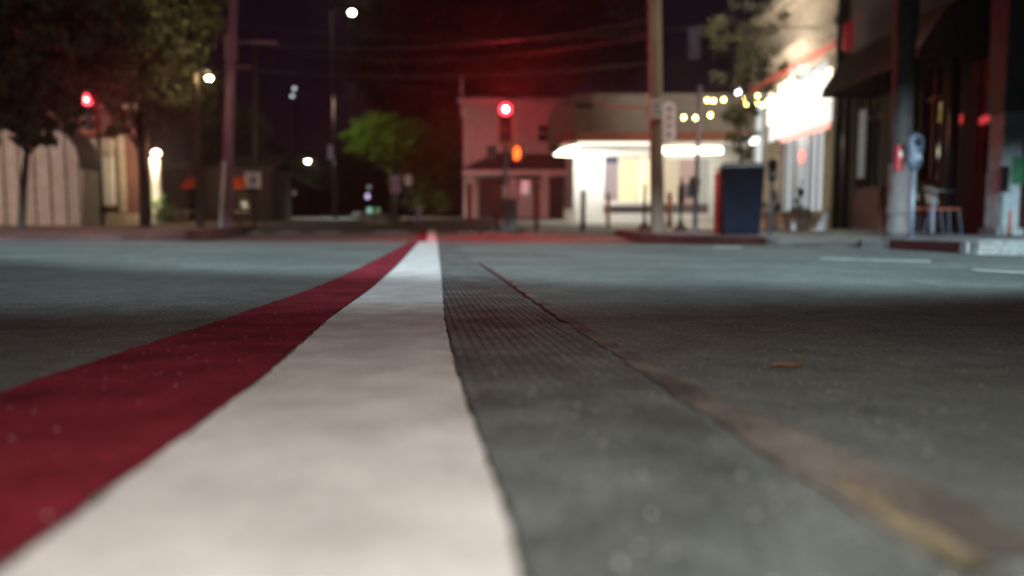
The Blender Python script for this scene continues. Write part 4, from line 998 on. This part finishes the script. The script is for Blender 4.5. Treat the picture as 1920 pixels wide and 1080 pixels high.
# window with pale blinds
wa, wb = FY(1546)+.02, FY(1460)-.02
mb = MB(); mb.box(FX+.12, FX+.14, wa, wb, .6, 4.95)
win = mb.build("window", glow("pale_window_glow", (.72, .78, .82), .72), t)
mb = MB(); n = 15
for i in range(n):
    yq = wa + (wb-wa)*(i+.5)/n
    if i % 2: mb.box(FX+.04, FX+.07, yq-.07, yq+.06, .62, 2.9)
mb.build("blind_slats", mat("grey_blue_slats", (.16, .17, .18), .6), win)
mb = MB()
for yq in (wa+.02, wa+(wb-wa)*.36, wa+(wb-wa)*.68, wb-.05): mb.box(FX+.0, FX+.03, yq-.02, yq+.05, .602, 4.94)
mb.build("mullions", 'steel', win)
# far white window with lamp
mb = MB(); mb.box(FX+.1, FX+.14, FY(1428)+.02, FY(1407)-.02, .62, 4.94); w7 = mb.build("window", glow("cool_window_glow", (.82, .9, .9), .85), t)
cc = (FX-.35, FY(1425), W(1425, 262, FY(1425)).z); mb = MB(); mb.ball(cc, .16, 12); mb.build("globe_lamp", glow("white_globe_glow", (.9, 1, .98), 7), t, True)
mb = MB(); mb.tube([cc, (FX-.003, cc[1], cc[2]+.2)], .02, 6); mb.build("lamp_bracket", 'black', t)
cc = (FX-.5, FY(1385+20), W(1385, 170, FY(1405)).z)
# neon disc in the window
yy_ = FY(1498); zc_ = W(1498, 293, yy_).z
mb = MB(); n = 20; P = [(FX-.02, yy_ + .22*math.cos(2*math.pi*k/n), zc_ + .22*math.sin(2*math.pi*k/n)) for k in range(n)]; mb.prism(P, (.02, 0, 0)); mb.build("neon_disc", glow("neon_disc_glow", (1.0, .22, .18), 1.7), t)
mb = MB(); mb.box(FX-.2, FX-.003, y0, FY(1462), .50, .62); mb.build("sill", 'stone', t)
a = bpy.data.lights.new("sign_light", 'AREA'); a.shape = 'RECTANGLE'; a.size = 5; a.size_y = .6; a.energy = 320; a.color = (1, .88, .70)
ao = bpy.data.objects.new("sign_light", a); COL.objects.link(ao); ao.location = (FX-.9, (ya+yb)/2, 4.3); ao.rotation_euler = (0, R(-155), R(0)); 
ao.rotation_euler = Vector((.8, 0, 1.0)).to_track_quat('-Z', 'X').to_euler()
b_ = ao.data.copy(); b_.energy = 170; bo = bpy.data.objects.new("sign_downlight", b_); COL.objects.link(bo); bo.location = (FX-.5, (ya+yb)/2, 3.0); bo.rotation_euler = Vector((-.25, 0, -1)).to_track_quat('-Z', 'X').to_euler()
# downpipe between the stone part and the brick part
mb = MB(); mb.tube([(FX-.1, y0-.12, .0), (FX-.1, y0-.12, 7.6)], .11, 12); mb.build("downpipe", 'black', t, True)

# brick building with awning nearer the camera
n0, n1 = 11.6, y0-.25
t = thing("brick_restaurant", "dark maroon brick restaurant front with awning, nearest building at right", "building", (FX, 16, 0))
mb = MB()
mb.box(FX, FX+7, n0, n1, -.4, 1.15); mb.box(FX, FX+7, n0, n1, 3.6, 9)
openings = [(FY(1640), FY(1608)), (FY(1752), FY(1715)), (FY(1862), FY(1822))]
edges = [n0] + [v for a in sorted(openings) for v in a] + [n1]
for i in range(0, len(edges), 2): mb.box(FX+.002, FX+.5, edges[i], edges[i+1], 1.15, 3.6)
mb.build("wall", 'brickD', t)
warmg = glow("amber_window_glow", (1.0, .62, .25), .30)
for i, (a, b) in enumerate(sorted(openings)):
    mb = MB(); mb.box(FX+.2, FX+.22, a, b, 1.15, 3.6); wd = mb.build("window", 'glass', t)
    mb = MB(); 
    for yq in (a+.03, (a+b)/2, b-.03): mb.box(FX+.05, FX+.12, yq-.04, yq+.04, 1.16, 3.59)
    mb.box(FX+.06, FX+.11, a+.07, b-.07, 2.85, 2.93)
    mb.build("frame", M['red_lit'] if i < 2 else 'tan', wd)  # red light on the frames is put into their colour
mb = MB(); mb.box(FX+.13, FX+.19, FY(1655), FY(1646), .9, 3.0); mb.build("lit_door_strip", warmg, t)
mb = MB(); mb.box(FX+.13-.25, FX+.17-.25, FY(1622), FY(1610), 1.4, 3.1); mb.build("pale_door", mat("bluish_door", (.3, .36, .42), .5, emit=(.5,.6,.7), estr=.07), t)
for x, yp, ww in ((1845, 217, .2), (1783, 225, .14)):  # red reflections in the windows, built as glowing slats
    cy = FY(x); z = W(x, yp, cy).z; mb = MB(); mb.prism([(FX-.05, cy-ww*1.4, z-.08), (FX-.05, cy+ww*1.4, z-.13), (FX-.05, cy+ww*1.4, z), (FX-.05, cy-ww*1.4, z+.08)], (.04, 0, 0)); mb.build("red_reflection", glow("red_reflection_glow", (1, .06, .07), .55), t)
for x in (1592, 1793, 1716):
    mb = MB(); mb.tube([(FX-.18, FY(x), -.02), (FX-.18, FY(x), 3.9)], .10, 12); mb.build("column", 'black', t, True)
mb = MB(); mb.box(FX-.1, FX-.003, FY(1655)+.1, FY(1600), -.02, 1.12); mb.build("bulkhead", mat("red_brown_panel", (.12, .04, .03), .7), t)
mb = MB(); mb.tube([(FX-.35, FY(1600), 4.7), (FX-.35, FY(1600), 5.35)], .12, 12); mb.tube([(FX-.35, FY(1600), 5.35), (FX-.003, FY(1600), 5.6)], .02, 6); mb.build("red_lantern", mat("red_lantern_skin", (.5, .03, .03), .6, emit=(1, .05, .05), estr=.10), t, True)
# awning
a0, a1 = 14.2, 18.6; ax = 7.55; az0, az1 = 3.28, 4.75
mb = MB()
sec = [(ax, az0), (ax+.05, az0+.22), (ax+.5, az1-.55), (FX-.01, az1), (FX-.01, az1-.03), (ax+.5, az1-.60), (ax+.08, az0+.2), (ax+.03, az0)]
mb.prism([(x, a0, z) for x, z in sec], (0, a1-a0, 0)); 
for yq in (a0, a1-.02): mb.prism([(ax, yq, az0), (ax+.05, yq, az0+.22), (ax+.5, yq, az1-.55), (FX-.01, yq, az1), (FX-.01, yq, az0)], (0, .02, 0))
mb.build("awning", 'awning', t)
# pale pillar at the right edge with green sign and red post
c = W(1882, 440, 13.0)
t = thing("pale_pillar", "pale bluish square pillar at the right edge of the view", "pillar", (c.x, 13, swz(c.x, 13)))
mb = MB(); mb.box(c.x-.16, c.x+.18, 12.9, 13.3, -.1, 2.1); mb.build("lower_shaft", mat("lit_pillar_paint", (.20, .24, .25), .6), t, bevel=.01)  # cool light on the lower pillar put into this paler colour
mb = MB(); mb.box(c.x-.20, c.x+.22, 12.86, 13.34, 2.1, 4.6); mb.build("upper_shaft", mat("shaded_pillar_paint", (.07, .075, .075), .7), t)  # unlit upper pillar, its darkness put into the colour
mb = MB(); mb.box(c.x-.22, c.x+.24, 12.84, 13.36, -.02, .12); mb.build("plinth", 'concrete', t)
c = W(1906, 320, 12.4); t = thing("green_sign", "small dark green sign on a thin post in front of the pale pillar", "sign", (c.x, 12.4, swz(c.x, 12.4)))
mb = MB(); mb.box(c.x-.10, c.x+.10, 12.36, 12.38, c.z-.22, c.z+.22); mb.build("plate", 'green_sign', t, bevel=.005)
mb = MB(); mb.tube([(c.x, 12.42, 0), (c.x, 12.42, c.z+.2)], .02, 8); mb.build("post", 'steel', t)
c = W(1893, 440, 12.2); t = thing("red_marker_post", "short thin red marker post before the pale pillar", "bollard", (c.x, 12.2, swz(c.x, 12.2)))
mb = MB(); mb.lathe((c.x, 12.2, swz(c.x, 12.2)), [(.03, 0), (.03, .38), (.02, .41)], 10); mb.build("post", 'redtrim', t, True)
mb = MB(); mb.lathe((c.x, 12.2, swz(c.x, 12.2)), [(.06, 0), (.055, .02), (.032, .03)], 10); mb.build("foot", 'black', t, True)
c = W(1914, 440, 13.4)
# hanging banner far right of pole
c = W(1302, 82, 22); t = thing("hanging_banner", "dim lilac grey banner hanging high above the string lights", "banner", (c.x, 22, c.z-.5))
mb = MB(); mb.box(c.x-.17, c.x+.17, 21.98, 22.0, c.z-.45, c.z+.45); mb.build("cloth", mat("dim_lilac_cloth", (.07, .06, .10), .8), t)
mb = MB(); mb.tube([(c.x-.2, 22.02, c.z+.46), (FX+.3, 22.02, c.z+.46)], .02, 8); mb.build("rod", 'black', t)

# bistro chairs and table in front of the restaurant
def chair(cx, cy, rz, label):
    t = thing("bistro_chair", label, "chair", (cx, cy, swz(cx, cy)), "bistro chairs before the restaurant")
    z = swz(cx, cy)
    mb = MB(); mb.box(cx-.2, cx+.2, cy-.2, cy+.2, z+.44, z+.47); mb.build("seat", 'redtrim', t)
    for sx_ in (-1, 1):
        for sy_ in (-1, 1):
            mb = MB(); mb.tube([(cx+.22*sx_, cy+.22*sy_, z), (cx+.17*sx_, cy+.17*sy_, z+.44)], .012, 8); mb.build("leg", 'grey', t)
    mb = MB(); mb.prism([(cx-.19, cy+.17, z+.56), (cx+.19, cy+.17, z+.56), (cx+.19, cy+.27, z+.86), (cx-.19, cy+.27, z+.86)], (0, .02, 0)); mb.build("backrest", 'tan', t)
    mb = MB(); mb.tube([(cx-.18, cy+.18, z+.46), (cx-.18, cy+.28, z+.88)], .012, 8); mb.tube([(cx+.18, cy+.18, z+.46), (cx+.18, cy+.28, z+.88)], .012, 8); mb.build("back_frame", 'black', t)
    t.rotation_euler = (0, 0, rz)
chair(W(1733,430,12.8).x, 12.8, R(35), "left tan backed bistro chair right of the near parking meter")
chair(W(1768,430,13.2).x, 13.2, R(35), "right tan backed bistro chair before the restaurant bulkhead")
c = W(1748, 430, 12.2); z = swz(c.x, 12.2)
t = thing("bistro_table", "small black round bistro table between the two chairs", "table", (c.x, 12.2, z))
mb = MB(); mb.lathe((c.x, 12.2, z), [(.3, .70), (.3, .73)], 20); mb.build("top", 'black', t)
mb = MB(); mb.tube([(c.x, 12.2, z), (c.x, 12.2, z+.7)], .025, 10); mb.build("stem", 'steel', t)
mb = MB(); mb.lathe((c.x, 12.2, z), [(.2, 0), (.18, .02), (.03, .04)], 16); mb.build("foot", 'black', t)

# pots before the lit shopfront
D = 18.6
def pot(x0, x1, y0_, D, m, label, taper, square=False):
    a, b = W(x0, 0, D).x, W(x1, 0, D).x; cx = (a+b)/2; r = (b-a)/2; z = swz(cx, D); zt = W(0, y0_, D).z
    t = thing("plant_pot", label, "plant pot", (cx, D, z))
    if square:
        mb = MB(); mb.prism([(cx-r*taper, D-r*.8, z), (cx+r*taper, D-r*.8, z), (cx+r*taper, D+r*.8, z), (cx-r*taper, D+r*.8, z)], (0, 0, zt-z-.06)); mb.build("body", m, t, bevel=.03)
        mb = MB(); mb.box(cx-r, cx+r, D-r*.85, D+r*.85, zt-.06, zt); mb.build("rim", m, t, bevel=.015)
    else:
        mb = MB(); mb.lathe((cx, D, z), [(r*taper, 0), (r*.95, zt-z-.08)], 20); mb.build("body", m, t, True)
        mb = MB(); mb.lathe((cx, D, z), [(r, zt-z-.08), (r*1.02, zt-z-.02), (r*.98, zt-z), (r*.85, zt-z-.02)], 20); mb.build("rim", m, t, True)
    mb = MB(); mb.lathe((cx, D, z), [(r*.8, zt-z-.05), (r*.8, zt-z-.012)], 16); mb.build("soil", 'dirt', t)
    return cx, z, zt
cx1, z1, zt1 = pot(1424, 1480, 398, 18.8, 'terra', "pale terracotta trough with a bushy plant, left of the two pots", .96, True)
cx2, z2, zt2 = pot(1482, 1536, 396, 18.2, 'terrad', "brown tapered clay pot holding a small conifer, right of the trough", .68)
shrub("pot_shrub", "light green upright plant growing in the terracotta trough", (cx1+.18, 18.8, zt1+.33), (.13,.13,.33), 420, .045, 'shrub', 71)
shrub("pot_shrub", "low pale green plants spread across the terracotta trough", (cx1-.08, 18.7, zt1+.12), (.28,.2,.10), 260, .04, 'shrub', 73)
t = thing("small_conifer", "small cone shaped dark green conifer in the brown clay pot", "shrub", (cx2+.02, 18.2, zt2))
mb = MB(); mb.tube([(cx2+.02, 18.2, zt2-.05), (cx2+.02, 18.2, zt2+.6)], [.03, .012], 8); mb.build("stem", 'bark', t, True)
mb = MB(); leaves(mb, [((cx2+.02, 18.2, zt2+.36), (.14,.14,.18)), ((cx2+.02, 18.2, zt2+.58), (.09,.09,.2)), ((cx2, 18.15, zt2+.05), (.3,.25,.07))], 800, .035, 81); mb.build("foliage", 'leaf', t)
c = W(1487, 437, 17.6); mb = MB(); mb.lathe((c.x, 17.6, swz(c.x, 17.6)), [(.07, 0), (.065, .1), (.03, .2), (.018, .24)], 14)
tag(mb.build("small_cone", 'signwhite', None, True), "small white cone standing between the two plant pots", "cone")
c = W(1541, 437, 17.8); z = swz(c.x, 17.8); mb = MB(); mb.prism([(c.x-.16, 17.8, z), (c.x+.05, 17.8, z), (c.x+.14, 17.8, z+.42), (c.x+.04, 17.8, z+.46)], (0, .14, 0))
tag(mb.build("leaning_board", 'trim', bevel=.01), "pale board leaning at the right of the brown clay pot", "board")
# red box added to carry signal light on the planter's left face
c = W(1356, 440, 14.45); z = swz(c.x, 14.45)
t = thing("red_face_box", "tall red street box tucked behind the left side of the planter", "street box", (c.x, 14.5, z))
mb = MB(); mb.box(c.x-.10, c.x+.12, 14.45, 14.8, z, W(0,322,14.5).z); mb.build("case", 'red_lit', t, bevel=.02)
mb = MB(); mb.prism([(c.x-.11, 14.43, W(0,322,14.5).z+.002), (c.x+.13, 14.43, W(0,322,14.5).z+.002), (c.x+.13, 14.82, W(0,316,14.5).z), (c.x-.11, 14.82, W(0,316,14.5).z)], (0, 0, .03)); mb.build("lid", 'red_lit', t)

# ------------------------------------------------------------------ string lights
BULB = glow("amber_bulb_glow", (1.0, .70, .16), 48)
D = 23
groups = [[(1262,212),(1282,220),(1304,221),(1332,216),(1364,208)], [(1312,185),(1326,188),(1338,189),(1357,187),(1392,184),(1398,197),(1421,180)], [(1421,193),(1430,197),(1440,190),(1452,182)]]
for gi, g in enumerate(groups):
    Dg = D + gi*1.2
    P = [W(x, y, Dg) for x, y in g]
    t = thing("string_lights", ["lowest strand of amber bulbs crossing behind the thin pale pole", "upper strand of amber bulbs passing behind the planter tree", "short strand of amber bulbs ending at the lit shopfront"][gi], "string lights", tuple(P[0]), "strands of amber bulbs")
    mb = MB(); mb.tube([p + Vector((0, 0, .09)) for p in P], .008, 5); mb.build("cable", 'wire', t)
    for i, p in enumerate(P):
        if gi == 0 and i in (0, 4): continue
        mb = MB(); mb.ball(p, .04, 10, (1, 1, 1.2)); bl = mb.build("bulb", BULB, t, True)
        mb = MB(); mb.lathe((p.x, p.y, p.z+.04), [(.02, 0), (.02, .05)], 8); mb.build("socket", 'black', bl)
point("string_light_spill", tuple(W(1350, 200, 22.4)), 45, (1, .7, .3), .3)
c = W(1385, 172, 25); mb = MB(); mb.ball(c, .09, 12); mb.tube([c, (FX, FY(1399), c.z+.2)], .015, 6)
t = thing("wall_lamp", "round white lamp shining through the top of the planter tree", "lamp", tuple(c))
mb = MB(); mb.ball(c, .09, 12); mb.build("globe", glow("white_lamp_glow", (.85, .95, 1), 25), t, True)
mb = MB(); mb.tube([c + Vector((.08, 0, .02)), (FX-.003, FY(1399)-.1, c.z+.2)], .015, 6); mb.build("arm", 'black', t)
spot("tree_top_light", (8.2, 15.5, 6.8), (W(1385,100,14).x, 14, 3), 900, (1, .85, .62), 80, .8, .15)  # unseen spot that brightens the planter tree's crown
spot("upper_facade_light", (3.0, 18.0, 6.8), (FX, 25, 6.2), 420, (1, .85, .70), 60, .8, .2)  # unseen spot washing the upper facade
spot("parapet_light", (3.5, 21, 7.2), (6.5, 29, 4.4), 900, (1, .86, .68), 42, .8, .2)  # added spot that lightens the shop parapet
spot("planter_tree_light", (.5, 8.5, 6.5), (W(1388,190,14).x, 14, 2.6), 2400, (1, .88, .62), 24, .8, .2)  # added spot giving the planter tree more light
spot("pole_light", (2.0, 10, 7.5), (W(1230,150,16).x, 16, 3.0), 620, (1, .85, .65), 36, .8, .2)  # unseen spot that brightens the tan pole

# ------------------------------------------------------------------ overhead wires
def wire(a, b, sag, label, r=.02):
    n = 16; P = []
    for i in range(n+1):
        u = i/n; p = a.lerp(b, u); p.z -= sag*4*u*(1-u); P.append(p)
    mb = MB(); mb.tube(P, r, 6); return tag(mb.build("overhead_wire", 'wire'), label, "wire", "overhead wires over the junction")
wire(W(436,78,19), W(1229,30,16) + Vector((0,.3,0)), .35, "upper cable from the leaning pole to the tan pole")
wire(W(433,128,19), W(1229,112,16) + Vector((0,.3,0)), .25, "lower cable from the leaning pole to the tan pole")
wire(W(640,140,60), W(1229,200,16) + Vector((0,.3,0)), .3, "cable sloping down from the dark tree to the tan pole")
wire(W(400,40,24), W(1500,20,30), .8, "high cable crossing the whole sky above the junction")
wire(W(482,81,30), W(1229,60,16) + Vector((0,.3,0)), .6, "cable from the distant crossarm pole to the tan pole")

# ------------------------------------------------------------------ thin haze added to carry a red glow round the signals
mb = MB(); mb.box(-60, 60, -30, 95, -3, 16)
hz = mb.build("haze", 'dirt'); hz["kind"] = "stuff"
hm = bpy.data.materials.new("added_glow_haze"); hm.use_nodes = True
hn = hm.node_tree.nodes; hn.remove(hn["Principled BSDF"])
pv = hn.new("ShaderNodeVolumePrincipled"); pv.inputs["Density"].default_value = 0.0012; pv.inputs["Color"].default_value = (.9, .9, .9, 1); pv.inputs["Anisotropy"].default_value = 0.85
hm.node_tree.links.new(pv.outputs[0], hn["Material Output"].inputs["Volume"])
hz.data.materials.clear(); hz.data.materials.append(hm)
